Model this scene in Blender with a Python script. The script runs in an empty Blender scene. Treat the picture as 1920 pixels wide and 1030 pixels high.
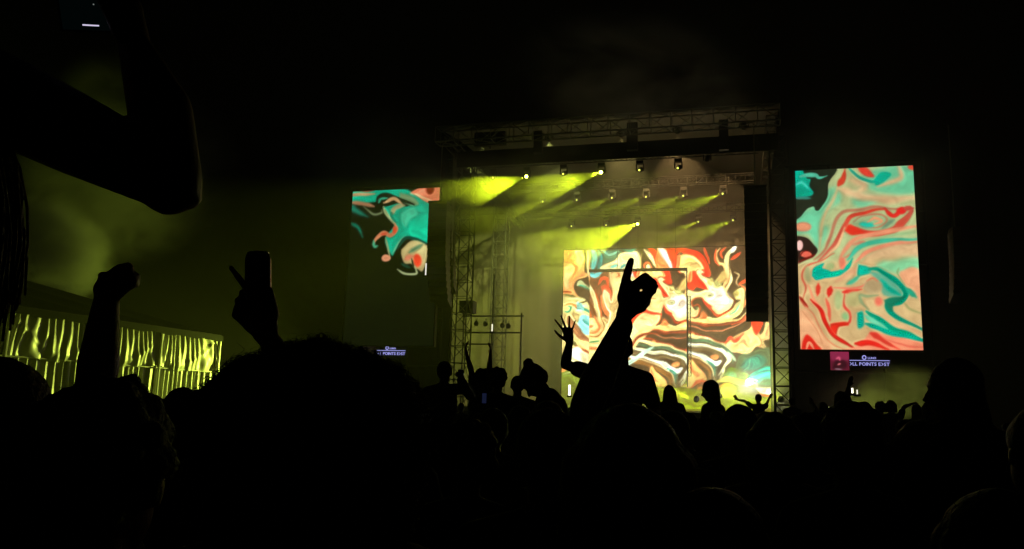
import bpy, bmesh, math, random
import numpy as np
from mathutils import Vector, Matrix, noise as mnoise

sc = bpy.context.scene
C = sc.collection
PI = math.pi

# ------------------------------------------------------------------ camera
F = 1500.0                       # focal length in photograph pixels (1920 wide)
CAM = Vector((0.0, 0.0, 1.62))
PITCH = math.atan(252.0 / F)
ROLL = math.radians(1.7)
_r0 = Vector((1, 0, 0))
_f = Vector((0, math.cos(PITCH), math.sin(PITCH)))
_u0 = Vector((0, -math.sin(PITCH), math.cos(PITCH)))
RIGHT = _r0 * math.cos(ROLL) + _u0 * math.sin(ROLL)
UP = -_r0 * math.sin(ROLL) + _u0 * math.cos(ROLL)
cd = bpy.data.cameras.new('camera')
cam = bpy.data.objects.new('camera', cd)
C.objects.link(cam)
cd.sensor_width = 36.0
cd.lens = 36.0 * F / 1920.0
cd.clip_start = 0.05
cd.clip_end = 3000
m = Matrix.Identity(4)
for i in range(3):
    m[i][0] = RIGHT[i]; m[i][1] = UP[i]; m[i][2] = -_f[i]; m[i][3] = CAM[i]
cam.matrix_world = m
sc.camera = cam

# ------------------------------------------------------------------ night sky, exposure
w = bpy.data.worlds.new('World'); sc.world = w; w.use_nodes = True
nt = w.node_tree
bg = nt.nodes['Background']
sky = nt.nodes.new('ShaderNodeTexSky'); sky.sky_type = 'NISHITA'; sky.sun_disc = False
sky.sun_elevation = math.radians(-7.0); sky.sun_rotation = math.radians(200)
nt.links.new(sky.outputs[0], bg.inputs[0])
bg.inputs[1].default_value = 0.006
sc.view_settings.view_transform = 'Standard'
sc.view_settings.look = 'None'
sc.view_settings.exposure = 0.0
sc.view_settings.gamma = 1.0
sc.view_settings.use_curve_mapping = False
sc.render.engine = 'CYCLES'
cy = sc.cycles
cy.use_denoising = True
cy.max_bounces = 5; cy.diffuse_bounces = 2; cy.glossy_bounces = 2
cy.transmission_bounces = 2; cy.volume_bounces = 0; cy.transparent_max_bounces = 8
cy.volume_step_rate = 2.0; cy.volume_max_steps = 96
cy.sample_clamp_indirect = 4.0
cy.use_light_tree = True

# ------------------------------------------------------------------ pixel helpers (to read real positions off the photograph)
def ray(px, py):
    return (_f + RIGHT * ((px - 960) / F) - UP * ((py - 515) / F))
def at(px, py, Y):
    """point on the line of sight at ground distance Y (metres along +Y)"""
    d = ray(px, py); return CAM + d * (Y / d.y)
def proj(p):
    v = Vector(p) - CAM; k = v.dot(_f)
    return 960 + F * v.dot(RIGHT) / k, 515 - F * v.dot(UP) / k

# stage frame: u runs along the stage front (to the right and slightly nearer), v goes upstage
TH = math.atan(0.17 * F / 911.0)
EU = Vector((math.cos(TH), -math.sin(TH), 0))
EV = Vector((math.sin(TH), math.cos(TH), 0))
O0 = at(1611, 600, 40.0); O0.z = 0
def st(u, v, z): return O0 + EU * u + EV * v + Vector((0, 0, z))
def sp(px, py, v=0.0):
    """(u, z) where the line of sight meets the vertical plane v = const of the stage"""
    d = ray(px, py); q = O0 + EV * v
    t = (q - CAM).dot(EV) / d.dot(EV); p = CAM + d * t
    return (p - O0).dot(EU), p.z

# ------------------------------------------------------------------ materials
def srgb(c):
    return tuple(((x / 255.0) / 12.92 if x / 255.0 <= 0.04045 else ((x / 255.0 + 0.055) / 1.055) ** 2.4) for x in c)
def mat(name, col, rough=0.7, metal=0.0, spec=0.5, bump=0.0, bscale=20.0, var=0.0, vscale=6.0, sheen=0.0):
    M = bpy.data.materials.new(name); M.use_nodes = True
    t = M.node_tree; b = t.nodes['Principled BSDF']
    b.inputs['Base Color'].default_value = (*col, 1)
    b.inputs['Roughness'].default_value = rough
    b.inputs['Metallic'].default_value = metal
    b.inputs['Specular IOR Level'].default_value = spec
    if sheen: b.inputs['Sheen Weight'].default_value = sheen
    tc = t.nodes.new('ShaderNodeTexCoord')
    n = t.nodes.new('ShaderNodeTexNoise'); n.inputs['Scale'].default_value = vscale; n.inputs['Detail'].default_value = 5
    t.links.new(tc.outputs['Object'], n.inputs['Vector'])
    if var:
        r = t.nodes.new('ShaderNodeMix'); r.data_type = 'RGBA'
        r.inputs['A'].default_value = (*[c * (1 - var) for c in col], 1)
        r.inputs['B'].default_value = (*[min(1, c * (1 + var)) for c in col], 1)
        t.links.new(n.outputs['Fac'], r.inputs['Factor']); t.links.new(r.outputs['Result'], b.inputs['Base Color'])
    if bump:
        n2 = t.nodes.new('ShaderNodeTexNoise'); n2.inputs['Scale'].default_value = bscale; n2.inputs['Detail'].default_value = 4
        t.links.new(tc.outputs['Object'], n2.inputs['Vector'])
        bp = t.nodes.new('ShaderNodeBump'); bp.inputs['Strength'].default_value = bump; bp.inputs['Distance'].default_value = 0.02
        t.links.new(n2.outputs['Fac'], bp.inputs['Height']); t.links.new(bp.outputs['Normal'], b.inputs['Normal'])
    return M
def emis(name, col, s):
    M = bpy.data.materials.new(name); M.use_nodes = True
    t = M.node_tree; t.nodes.remove(t.nodes['Principled BSDF'])
    e = t.nodes.new('ShaderNodeEmission'); e.inputs[0].default_value = (*col, 1); e.inputs[1].default_value = s
    t.links.new(e.outputs[0], t.nodes['Material Output'].inputs['Surface'])
    return M
MT = {
 'grass': mat('trampled_grass', (0.035, 0.05, 0.02), 0.95, bump=0.6, bscale=9, var=0.5, vscale=0.7),
 'truss': mat('aluminium_truss', (0.11, 0.11, 0.10), 0.55, 0.3, var=0.2),
 'steel': mat('galvanised_scaffold', (0.16, 0.16, 0.14), 0.55, 0.3, var=0.3),
 'black': mat('matt_black_steel', (0.006, 0.006, 0.006), 0.7, 0.0, var=0.2),
 'drape': mat('black_wool_serge', (0.012, 0.012, 0.011), 0.95, var=0.3),
 'gauze': mat('grey_backdrop_cloth', (0.30, 0.28, 0.22), 0.95, var=0.22, vscale=0.35, bump=0.4, bscale=0.8),
 'deck': mat('stage_deck_ply', (0.05, 0.05, 0.05), 0.45, var=0.3),
 'roof': mat('stage_roof_pvc', (0.035, 0.035, 0.035), 0.7, var=0.3, vscale=0.4),
 'boxes': mat('loudspeaker_paint', (0.03, 0.03, 0.03), 0.5, bump=0.2, bscale=60),
 'grille': mat('loudspeaker_grille', (0.05, 0.05, 0.05), 0.55, 0.3, bump=0.5, bscale=150),
 'pvc': mat('white_marquee_lining', (0.42, 0.42, 0.34), 0.42, spec=0.6, var=0.12, vscale=2.0, bump=0.25, bscale=5),
 'pvcroof': mat('black_marquee_roof', (0.006, 0.006, 0.006), 0.9, spec=0.1, var=0.25, vscale=1.5),
 'frame': mat('white_tent_frame', (0.6, 0.6, 0.55), 0.4, 0.2),
 'skin': mat('skin', (0.20, 0.11, 0.075), 0.55, spec=0.4, var=0.12, vscale=14, bump=0.15, bscale=120),
 'skin2': mat('dark_skin', (0.085, 0.045, 0.03), 0.5, spec=0.4, var=0.12, vscale=14, bump=0.15, bscale=120),
 'hair': mat('dark_brown_hair', (0.012, 0.008, 0.006), 0.65, spec=0.2, var=0.3, vscale=30, bump=0.7, bscale=70),
 'hair2': mat('brown_hair', (0.045, 0.026, 0.014), 0.65, spec=0.2, var=0.3, vscale=30, bump=0.7, bscale=70),
 'hair3': mat('fair_hair', (0.16, 0.11, 0.055), 0.65, spec=0.2, var=0.3, vscale=30, bump=0.7, bscale=70),
 'cloth1': mat('black_cotton', (0.016, 0.016, 0.018), 0.9, var=0.2, bump=0.5, bscale=14),
 'cloth2': mat('navy_cotton', (0.02, 0.028, 0.05), 0.9, var=0.2, bump=0.5, bscale=14),
 'cloth3': mat('olive_jacket', (0.06, 0.06, 0.035), 0.85, var=0.2, bump=0.5, bscale=14),
 'cloth4': mat('grey_marl_jersey', (0.10, 0.10, 0.10), 0.9, var=0.2, bump=0.5, bscale=14),
 'denim': mat('blue_denim', (0.03, 0.045, 0.08), 0.85, var=0.25, bump=0.5, bscale=30),
 'can': mat('black_drink_can', (0.02, 0.02, 0.025), 0.22, 0.3),
 'canlid': mat('brushed_aluminium', (0.6, 0.6, 0.6), 0.3, 1.0),
 'phone': mat('phone_body', (0.01, 0.01, 0.012), 0.2),
 'crate': mat('red_plastic_crate', (0.25, 0.02, 0.02), 0.5),
}

# ------------------------------------------------------------------ mesh collector
class MB:
    def __init__(s): s.v = []; s.f = []
    def add(s, vs, fs):
        k = len(s.v); s.v += [Vector(p) for p in vs]; s.f += [tuple(i + k for i in q) for q in fs]; return s
    def box8(s, p):
        return s.add(p, [(0, 3, 2, 1), (4, 5, 6, 7), (0, 1, 5, 4), (1, 2, 6, 5), (2, 3, 7, 6), (3, 0, 4, 7)])
    def box(s, c, ax, ay, az):
        c = Vector(c); P = []
        for z in (-1, 1):
            for x, y in ((-1, -1), (1, -1), (1, 1), (-1, 1)):
                P.append(c + ax * (x * .5) + ay * (y * .5) + az * (z * .5))
        return s.box8(P)
    def sbox(s, u0, u1, v0, v1, z0, z1):
        return s.box(st((u0 + u1) / 2, (v0 + v1) / 2, (z0 + z1) / 2), EU * (u1 - u0), EV * (v1 - v0), Vector((0, 0, z1 - z0)))
    def tube(s, pts, r, n=6, cap=True, closed=False):
        pts = [Vector(p) for p in pts]; rs = r if isinstance(r, (list, tuple)) else [r] * len(pts)
        ring = []; prev = None
        for i, p in enumerate(pts):
            a = pts[max(0, i - 1)]; b = pts[min(len(pts) - 1, i + 1)]
            d = (b - a); d = d.normalized() if d.length > 1e-9 else Vector((0, 0, 1))
            if prev is None: x = d.orthogonal().normalized()
            else:
                x = prev - d * prev.dot(d); x = x.normalized() if x.length > 1e-6 else d.orthogonal().normalized()
            prev = x; y = d.cross(x)
            ring.append([p + (x * math.cos(2 * PI * k / n) + y * math.sin(2 * PI * k / n)) * rs[i] for k in range(n)])
        vs = [q for rr in ring for q in rr]; fs = []
        for i in range(len(pts) - 1):
            for k in range(n):
                a = i * n + k; b = i * n + (k + 1) % n
                fs.append((a, b, b + n, a + n))
        if cap: fs.append(tuple(reversed(range(n)))); fs.append(tuple(range((len(pts) - 1) * n, len(pts) * n)))
        return s.add(vs, fs)
    def lathe(s, c, axis, prof, n=16):
        axis = Vector(axis).normalized(); x = axis.orthogonal().normalized(); y = axis.cross(x); c = Vector(c)
        vs = []; fs = []
        for r, h in prof:
            for k in range(n): vs.append(c + axis * h + (x * math.cos(2 * PI * k / n) + y * math.sin(2 * PI * k / n)) * r)
        for i in range(len(prof) - 1):
            for k in range(n):
                a = i * n + k; b = i * n + (k + 1) % n; fs.append((a, b, b + n, a + n))
        fs.append(tuple(reversed(range(n)))); fs.append(tuple(range((len(prof) - 1) * n, len(prof) * n)))
        return s.add(vs, fs)
    def ell(s, c, a, b, d, nu=16, nv=10):
        """ellipsoid with half-axes vectors a, b, d"""
        c = Vector(c); vs = [c - d]; fs = []
        for i in range(1, nv):
            t = -PI / 2 + PI * i / nv
            for k in range(nu):
                p = 2 * PI * k / nu
                vs.append(c + a * (math.cos(t) * math.cos(p)) + b * (math.cos(t) * math.sin(p)) + d * math.sin(t))
        vs.append(c + d); L = len(vs) - 1
        for k in range(nu): fs.append((0, 1 + (k + 1) % nu, 1 + k))
        for i in range(nv - 2):
            for k in range(nu):
                p = 1 + i * nu + k; q = 1 + i * nu + (k + 1) % nu; fs.append((p, q, q + nu, p + nu))
        o = 1 + (nv - 2) * nu
        for k in range(nu): fs.append((o + k, o + (k + 1) % nu, L))
        return s.add(vs, fs)
    def mesh(s, name, org=(0, 0, 0), smooth=False):
        me = bpy.data.meshes.new(name); org = Vector(org)
        me.from_pydata([tuple(p - org) for p in s.v], [], s.f); me.update()
        if smooth: me.polygons.foreach_set('use_smooth', [True] * len(me.polygons))
        return me
def put(name, me, mt, parent=None, loc=(0, 0, 0)):
    o = bpy.data.objects.new(name, me); C.objects.link(o)
    if mt is not None and len(me.materials) == 0: me.materials.append(mt)
    o.parent = parent; o.location = loc
    return o
def build(name, mb, mt, parent=None, org=None, smooth=False):
    """mesh collected in world coordinates -> object; under a parent Empty the parent's location is taken off"""
    if org is None: org = Vector((0, 0, 0))
    if parent is not None:
        a = Vector((0, 0, 0)); p = parent
        while p is not None: a += Vector(p.location); p = p.parent
        return put(name, mb.mesh(name, a, smooth), mt, parent)
    return put(name, mb.mesh(name, org, smooth), mt, None, org)
def tag(o, label=None, cat=None, group=None, kind=None):
    if label: o['label'] = label
    if cat: o['category'] = cat
    if group: o['group'] = group
    if kind: o['kind'] = kind
    return o
def thing(name, label, cat, loc=(0, 0, 0), group=None):
    o = bpy.data.objects.new(name, None); C.objects.link(o); o.location = loc; o.empty_display_size = 0.2
    return tag(o, label, cat, group)
rnd = random.Random(7)

# ------------------------------------------------------------------ screen pictures: painted in numpy, carried by the panels as colour attributes
class Paint:
    def __init__(s, x0, y0, x1, y1, k, base):
        s.x0, s.y0, s.k = x0, y0, k
        s.w = int((x1 - x0) * k) + 1; s.h = int((y1 - y0) * k) + 1
        s.X, s.Y = np.meshgrid(x0 + np.arange(s.w) / k, y0 + np.arange(s.h) / k)
        s.im = np.zeros((s.h, s.w, 3)) + np.array(base, float)
        s.tile(0, 0, 1)
    def tile(s, ox, oy, sc_): s.ox, s.oy, s.sc = ox, oy, sc_; return s
    def T(s, P): return np.array([(s.ox + a / s.sc, s.oy + b / s.sc) for a, b in P], float)
    def mix(s, a, col, sl):
        a = a[..., None]; s.im[sl] = s.im[sl] * (1 - a) + np.array(col, float) * a
    def win(s, P, pad):
        i0 = max(0, int((P[:, 0].min() - pad - s.x0) * s.k)); i1 = min(s.w, int((P[:, 0].max() + pad - s.x0) * s.k) + 2)
        j0 = max(0, int((P[:, 1].min() - pad - s.y0) * s.k)); j1 = min(s.h, int((P[:, 1].max() + pad - s.y0) * s.k) + 2)
        return (slice(j0, j1), slice(i0, i1))
    def spline(s, P, n=7):
        if len(P) < 3: return P
        Q = np.vstack([2 * P[0] - P[1], P, 2 * P[-1] - P[-2]]); out = []
        for i in range(1, len(Q) - 2):
            for t in np.arange(n) / n:
                out.append(0.5 * ((2 * Q[i]) + (-Q[i - 1] + Q[i + 1]) * t + (2 * Q[i - 1] - 5 * Q[i] + 4 * Q[i + 1] - Q[i + 2]) * t * t + (-Q[i - 1] + 3 * Q[i] - 3 * Q[i + 1] + Q[i + 2]) * t ** 3))
        out.append(P[-1]); return np.array(out)
    def stroke(s, P, wd, col, soft=0.8, op=1.0, col2=None):
        """a ribbon of paint along a curve; wd = full width in tile units, or (start, end)"""
        P = s.spline(s.T(P)); w0, w1 = wd if isinstance(wd, tuple) else (wd, wd)
        w0 /= 2 * s.sc; w1 /= 2 * s.sc
        sl = s.win(P, max(w0, w1) + 3 * soft)
        X, Y = s.X[sl], s.Y[sl]
        if X.size == 0: return
        best = np.full(X.shape, 1e9); tt = np.zeros(X.shape); n = len(P) - 1
        for i in range(n):
            a, b = P[i], P[i + 1]; d = b - a; L = max(1e-9, d @ d)
            t = np.clip(((X - a[0]) * d[0] + (Y - a[1]) * d[1]) / L, 0, 1)
            g = (i + t) / n
            wv = (w0 + (w1 - w0) * g) * np.minimum(1, 0.35 + 2.6 * np.minimum(g, 1 - g))
            D = np.hypot(X - a[0] - t * d[0], Y - a[1] - t * d[1]) - wv
            u = D < best; best[u] = D[u]; tt[u] = g[u]
        al = op / (1 + np.exp(np.clip(best / (soft * 0.5), -30, 30)))
        if col2 is None: s.mix(al, col, sl)
        else:
            cc = np.array(col, float) * (1 - tt[..., None]) + np.array(col2, float) * tt[..., None]
            s.im[sl] = s.im[sl] * (1 - al[..., None]) + cc * al[..., None]
    def poly(s, P, col, soft=1.0, op=1.0):
        P = s.T(P); P = s.spline(np.vstack([P, P[:1]]), 4); sl = s.win(P, 4 * soft)
        X, Y = s.X[sl], s.Y[sl]
        if X.size == 0: return
        ins = np.zeros(X.shape, bool); best = np.full(X.shape, 1e9); n = len(P)
        for i in range(n):
            a, b = P[i], P[(i + 1) % n]; d = b - a; L = d @ d
            if L < 1e-9: continue
            t = np.clip(((X - a[0]) * d[0] + (Y - a[1]) * d[1]) / L, 0, 1)
            best = np.minimum(best, np.hypot(X - a[0] - t * d[0], Y - a[1] - t * d[1]))
            if a[1] != b[1]:
                c = ((a[1] > Y) != (b[1] > Y)) & (X < (b[0] - a[0]) * (Y - a[1]) / (b[1] - a[1]) + a[0]); ins ^= c
        sd = np.where(ins, -best, best)
        s.mix(op / (1 + np.exp(np.clip(sd / (soft * 0.5), -30, 30))), col, sl)
    def ell(s, c, rx, ry, col, soft=1.0, op=1.0):
        n = 14; s.poly([(c[0] + rx * math.cos(2 * PI * i / n), c[1] + ry * math.sin(2 * PI * i / n)) for i in range(n)], col, soft, op)
    def sample(s, x, y, im=None):
        im = s.im if im is None else im
        fx = np.clip((x - s.x0) * s.k, 0, s.w - 1.001); fy = np.clip((y - s.y0) * s.k, 0, s.h - 1.001)
        i = fx.astype(int); j = fy.astype(int); a = (fx - i)[..., None]; b = (fy - j)[..., None]
        return (im[j, i] * (1 - a) + im[j, i + 1] * a) * (1 - b) + (im[j + 1, i] * (1 - a) + im[j + 1, i + 1] * a) * b
    def nz(s, wl, seed):
        """smooth value noise, wavelength in photo px"""
        r = np.random.RandomState(seed); gw = int((s.w / s.k) / wl) + 4; gh = int((s.h / s.k) / wl) + 4
        g = r.rand(gh, gw) * 2 - 1
        fx = (s.X - s.x0) / wl + 0.5; fy = (s.Y - s.y0) / wl + 0.5
        i = fx.astype(int); j = fy.astype(int); a = fx - i; b = fy - j
        a = a * a * (3 - 2 * a); b = b * b * (3 - 2 * b)
        return (g[j, i] * (1 - a) + g[j, i + 1] * a) * (1 - b) + (g[j + 1, i] * (1 - a) + g[j + 1, i + 1] * a) * b
    def curl(s, wl, amp, seed):
        """stir the paint: move every point along the curl of a noise field"""
        p = s.nz(wl, seed) * wl; gy, gx = np.gradient(p); gx *= s.k; gy *= s.k
        s.im = s.sample(s.X + gy * amp, s.Y - gx * amp)
    def vivid(s, k):
        g = s.im.mean(axis=2, keepdims=True); s.im = np.clip(g + (s.im - g) * k, 0, 255)
    def contour(s, amt, k, it, seed):
        """parallel bands that run along the painted shapes, like combed paint"""
        L = s.im.copy(); L[..., 2] *= .5; L = L.mean(axis=2)
        for _ in range(it * 6):
            L = (L + np.roll(L, 1, 0) + np.roll(L, -1, 0) + np.roll(L, 1, 1) + np.roll(L, -1, 1)) / 5
        L = L + 9 * s.nz(26, seed) + 2 * s.nz(12, seed + 1)
        b = np.sin(L / 255 * 2 * PI * k + 3 * s.nz(50, seed + 2)) ; b = np.sign(b) * np.abs(b) ** .7
        w_ = np.clip(.35 + .9 * s.nz(30, seed + 3), 0, 1)
        s.im = np.clip(s.im * (1 + amt * (b * w_)[..., None] * np.array([.75, 1.0, 1.15])), 0, 255)
    def marble(s, amt, wl, seed):
        """fine veins that follow the flow of the painted colours (line integral convolution of noise)"""
        L = s.im.mean(axis=2); 
        for _ in range(3):
            L = (L + np.roll(L, 1, 0) + np.roll(L, -1, 0) + np.roll(L, 1, 1) + np.roll(L, -1, 1)) / 5
        gy, gx = np.gradient(L)
        J = [gx * gx, gx * gy, gy * gy]
        for q in range(3):
            for _ in range(14):
                J[q] = (J[q] * 2 + np.roll(J[q], 1, 0) + np.roll(J[q], -1, 0) + np.roll(J[q], 1, 1) + np.roll(J[q], -1, 1)) / 6
        ph_ = 2.5 * s.nz(30, seed + 7); ep = .35
        J[0] = J[0] + ep * (1 + np.cos(2 * ph_)) / 2; J[2] = J[2] + ep * (1 - np.cos(2 * ph_)) / 2; J[1] = J[1] + ep * np.sin(2 * ph_) / 2
        th = 0.5 * np.arctan2(2 * J[1], J[0] - J[2]) + PI / 2
        dx, dy = np.cos(th), np.sin(th)
        N = s.nz(wl, seed) + 0.6 * s.nz(wl * 0.5, seed + 1); acc = N.copy(); D = np.dstack([dx, dy, N])
        for sg in (1, -1):
            x, y = s.X.copy(), s.Y.copy(); px, py = dx * sg, dy * sg
            for _ in range(14):
                x = x + px * 0.9; y = y + py * 0.9; q = s.sample(x, y, D)
                acc += q[..., 2]; nx, ny = q[..., 0], q[..., 1]; f_ = np.sign(nx * px + ny * py + 1e-9)
                px, py = nx * f_, ny * f_
        acc = acc / acc.std()
        s.im = s.im * (1 + amt * acc[..., None] * np.array([0.8, 1.0, 1.1]))
        s.im = np.clip(s.im, 0, 255)

# ---- wide stage wall picture
T_ = (74, 58, 38); CR = (255, 240, 175); WH = (255, 255, 232); RD = (226, 72, 48); OR_ = (243, 158, 100)
main = Paint(1036, 452, 1462, 768, 1.5, T_)
a = main
a.tile(1040, 455, 6.867)           # far left strip
a.poly([(60, 60), (440, 60), (440, 640), (60, 650)], (246, 182, 118), 1)
a.poly([(150, 330), (250, 320), (200, 480), (150, 600), (120, 480)], CR, 2)
a.stroke([(130, 150), (190, 120), (170, 230), (240, 230)], 24, (228, 110, 70), 1)
a.stroke([(270, 120), (330, 150), (370, 190), (345, 260)], 40, CR, 1)
a.stroke([(240, 260), (280, 330), (240, 420), (190, 520)], 14, (225, 120, 75), 1)
a.poly([(375, 80), (415, 90), (425, 400), (400, 450), (300, 470), (245, 530), (240, 600), (330, 710), (440, 730), (440, 440), (385, 380), (390, 250)], T_, .8)
a.stroke([(425, 90), (430, 300), (436, 440)], 22, CR, .6)
a.stroke([(285, 545), (330, 510), (375, 560), (450, 610)], 48, (215, 225, 165), .8)
a.stroke([(300, 550), (350, 560), (440, 610)], 22, (80, 165, 125), .8)
a.poly([(100, 690), (330, 705), (440, 790), (440, 1060), (100, 1060)], (240, 236, 160), 1)
a.stroke([(90, 645), (215, 640)], 24, (120, 50, 25), .8)
a.stroke([(115, 680), (270, 685)], 20, (90, 110, 60), .8)
a.stroke([(110, 805), (180, 785), (270, 830), (300, 910), (240, 960), (195, 1060)], 22, (205, 115, 62), .8)
a.stroke([(130, 880), (170, 890), (205, 840), (170, 810)], 24, (62, 150, 110), .8)
a.poly([(290, 770), (360, 800), (430, 930), (420, 1060), (300, 1060), (280, 900)], (165, 235, 222), 1)
a.stroke([(380, 850), (450, 900)], 50, (70, 160, 130), .8)
a.stroke([(330, 780), (440, 740)], 20, (90, 75, 45), .8)
# top band
a.stroke([(470, 70), (515, 200), (490, 360)], 80, (125, 222, 205), 1)
a.stroke([(450, 60), (475, 200), (465, 330)], 26, (60, 110, 90), 1)
a.stroke([(560, 90), (600, 230), (560, 340)], 60, (55, 150, 138), 1.2)
a.poly([(620, 100), (820, 90), (830, 180), (640, 270)], (84, 118, 88), 1.5)
a.stroke([(600, 90), (700, 150), (810, 110)], 26, (160, 215, 180), 1)
a.poly([(590, 350), (600, 310), (780, 215), (840, 140), (1060, 115), (1095, 260), (1060, 360)], CR, .8)
a.stroke([(850, 80), (950, 110), (1040, 80)], 34, (70, 135, 105), 1)
a.stroke([(720, 330), (800, 290)], 36, (120, 205, 190), 1)
a.stroke([(840, 330), (910, 285)], 34, (90, 170, 160), 1)
a.stroke([(1110, 150), (1100, 350)], 14, (225, 200, 130), .7)
a.stroke([(1155, 350), (1150, 285), (1200, 262), (1260, 345)], 26, (232, 130, 84), .8)
a.stroke([(1190, 350), (1195, 300), (1225, 345)], 36, CR, .8)
a.stroke([(1150, 90), (1250, 210), (1312, 330)], 50, CR, .8)
a.stroke([(1200, 60), (1300, 170), (1330, 350)], 70, RD, .8)
a.tile(1240, 455, 6.867)
a.poly([(-60, 60), (40, 80), (190, 340), (-60, 345)], OR_, 1)
a.poly([(-50, 70), (40, 90), (110, 190), (185, 335), (110, 338), (-10, 150)], WH, 1)
a.poly([(50, 75), (400, 85), (530, 160), (620, 300), (605, 420), (560, 440), (470, 330), (300, 150), (215, 150), (205, 345), (150, 345), (100, 200)], RD, 1)
a.poly([(215, 175), (330, 150), (430, 180), (520, 285), (545, 330), (460, 350), (440, 450), (400, 530), (330, 500), (330, 345), (190, 345), (195, 240)], (252, 222, 146), 1)
a.stroke([(240, 150), (215, 250), (200, 340)], 30, (240, 130, 85), 1)
a.stroke([(290, 250), (360, 215), (420, 235)], 26, (205, 195, 110), 1.5)
a.stroke([(380, 380), (370, 450), (350, 520)], 30, (236, 120, 70), 1)
a.poly([(400, 370), (450, 380), (520, 500), (610, 590), (590, 620), (450, 575), (400, 620), (330, 580), (325, 520), (390, 500)], RD, 1)
a.stroke([(440, 420), (500, 520), (570, 590)], 20, (150, 30, 20), 1)
body = [(330, 610), (430, 640), (560, 610), (600, 600), (480, 430), (455, 375), (500, 343), (548, 372), (515, 400), (570, 455), (650, 480), (700, 530), (780, 560), (850, 670), (925, 740), (890, 830), (800, 915), (690, 900), (620, 840), (560, 740), (500, 700), (400, 740), (380, 790), (440, 870), (480, 830), (492, 890), (455, 945), (360, 955), (300, 900)]
a.poly(body, CR, 1)
a.ell((740, 700), 150, 95, WH, 4); a.ell((860, 740), 55, 40, (215, 245, 235), 3)
a.ell((725, 520), 50, 55, (172, 168, 108), 1.5); a.ell((630, 500), 35, 45, (195, 185, 120), 1.5); a.ell((635, 680), 45, 26, (180, 180, 130), 1.5)
a.poly([(700, 470), (800, 360), (850, 430), (790, 520)], (190, 165, 105), 1.5)
a.stroke([(760, 75), (705, 150), (735, 260), (800, 290), (845, 400), (860, 470), (800, 560), (845, 660)], 34, (245, 205, 140), .8)
a.stroke([(705, 90), (695, 200), (745, 300)], 26, (220, 95, 62), .8)
a.stroke([(830, 65), (770, 130), (790, 200)], 26, (214, 92, 60), .8)
a.stroke([(950, 50), (860, 160), (842, 270), (872, 380), (898, 470), (845, 570), (835, 640), (930, 740)], (72, 26), CR, .8)
a.stroke([(960, 50), (900, 130)], 50, WH, .8)
a.stroke([(870, 300), (885, 430), (840, 560)], 9, (110, 60, 30), .6)
a.stroke([(1020, 125), (900, 222)], 36, (222, 88, 60), .8)
a.stroke([(945, 380), (1005, 420), (965, 510), (1000, 570)], 16, (250, 225, 165), .7)
a.stroke([(550, 70), (580, 160), (630, 270)], 30, (215, 90, 60), .8)
a.stroke([(620, 330), (600, 440)], (10, 40), (232, 95, 62), .8)
a.poly([(930, 640), (1030, 585), (1075, 640), (1065, 800), (1005, 920), (850, 1010), (600, 1030), (350, 1010), (550, 955), (700, 965), (850, 900), (945, 800), (1015, 750), (950, 735)], (250, 240, 165), 1)
a.ell((965, 660), 40, 40, (180, 165, 100), 2)
a.stroke([(1015, 790), (950, 880), (880, 930)], 22, (120, 185, 150), 1)
a.stroke([(1115, 405), (1095, 480), (1000, 540)], (20, 44), (232, 100, 66), .8)
a.stroke([(1000, 545), (1070, 590), (1115, 670), (1095, 750), (1065, 830)], 26, (240, 150, 100), .8)
a.stroke([(1110, 740), (1165, 720), (1175, 800), (1120, 920), (1030, 1000), (900, 1060)], 40, (226, 112, 76), .8)
a.stroke([(1130, 770), (1110, 880), (1010, 980)], 14, (250, 220, 160), .8)
a.stroke([(870, 660), (940, 745), (920, 830), (800, 915)], 16, (110, 60, 35), .8)
a.stroke([(540, 720), (600, 830), (700, 925), (820, 915), (900, 850)], 26, (196, 80, 45), 1)
a.stroke([(540, 730), (600, 800), (640, 830)], 40, (195, 70, 45), 1)
a.stroke([(540, 715), (450, 722), (392, 765), (412, 815), (470, 800), (500, 850), (462, 950), (370, 965)], 20, (170, 85, 50), .8)
a.stroke([(430, 820), (465, 850), (440, 870)], 16, (120, 140, 90), .7)
a.poly([(470, 1040), (535, 880), (610, 1040)], (240, 150, 95), 1.5)
a.stroke([(340, 990), (600, 1030), (900, 1000)], 26, (238, 160, 95), 1)
a.tile(1240, 595, 6.438)
a.stroke([(0, -40), (160, -30), (300, -5), (420, 40), (640, 55), (880, 40), (980, 0)], 34, (250, 225, 150), .8)
a.stroke([(0, 10), (160, 25), (300, 50), (500, 90), (700, 95), (900, 60), (1010, 0)], 26, (150, 72, 45), 1.2)
a.stroke([(0, 40), (150, 60), (300, 98), (480, 140), (680, 172), (860, 120), (1050, 10)], 12, (230, 150, 110), .6)
a.stroke([(0, 90), (160, 130), (320, 175), (520, 230), (720, 300), (830, 300)], 22, (160, 70, 45), 1.4)
a.poly([(770, 310), (900, 230), (1050, 150), (1110, 60), (1165, 130), (1190, 215), (1240, 170), (1252, 55), (1330, 110), (1330, 250), (1235, 300), (1300, 390), (1150, 350), (1080, 420), (1030, 460), (900, 430), (800, 390), (700, 340)], (246, 218, 152), 1)
a.poly([(1080, 50), (1130, 25), (1215, 55), (1215, 110), (1155, 215), (1100, 130)], RD, 1.2)
a.stroke([(770, 315), (840, 250), (895, 290), (1000, 200)], 40, (226, 88, 60), 1)
a.stroke([(1040, 210), (1080, 260), (1040, 330)], 14, (200, 185, 130), .8)
a.stroke([(1170, 220), (1200, 300), (1180, 370)], 12, (220, 150, 100), .8)
a.stroke([(1290, 110), (1270, 220), (1310, 240)], 30, (240, 150, 110), 1)
a.ell((375, 215), 34, 26, (225, 170, 105), .8)
a.stroke([(0, 120), (180, 180), (350, 225), (520, 258), (720, 330), (850, 395), (980, 420)], 44, CR, .8)
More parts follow.
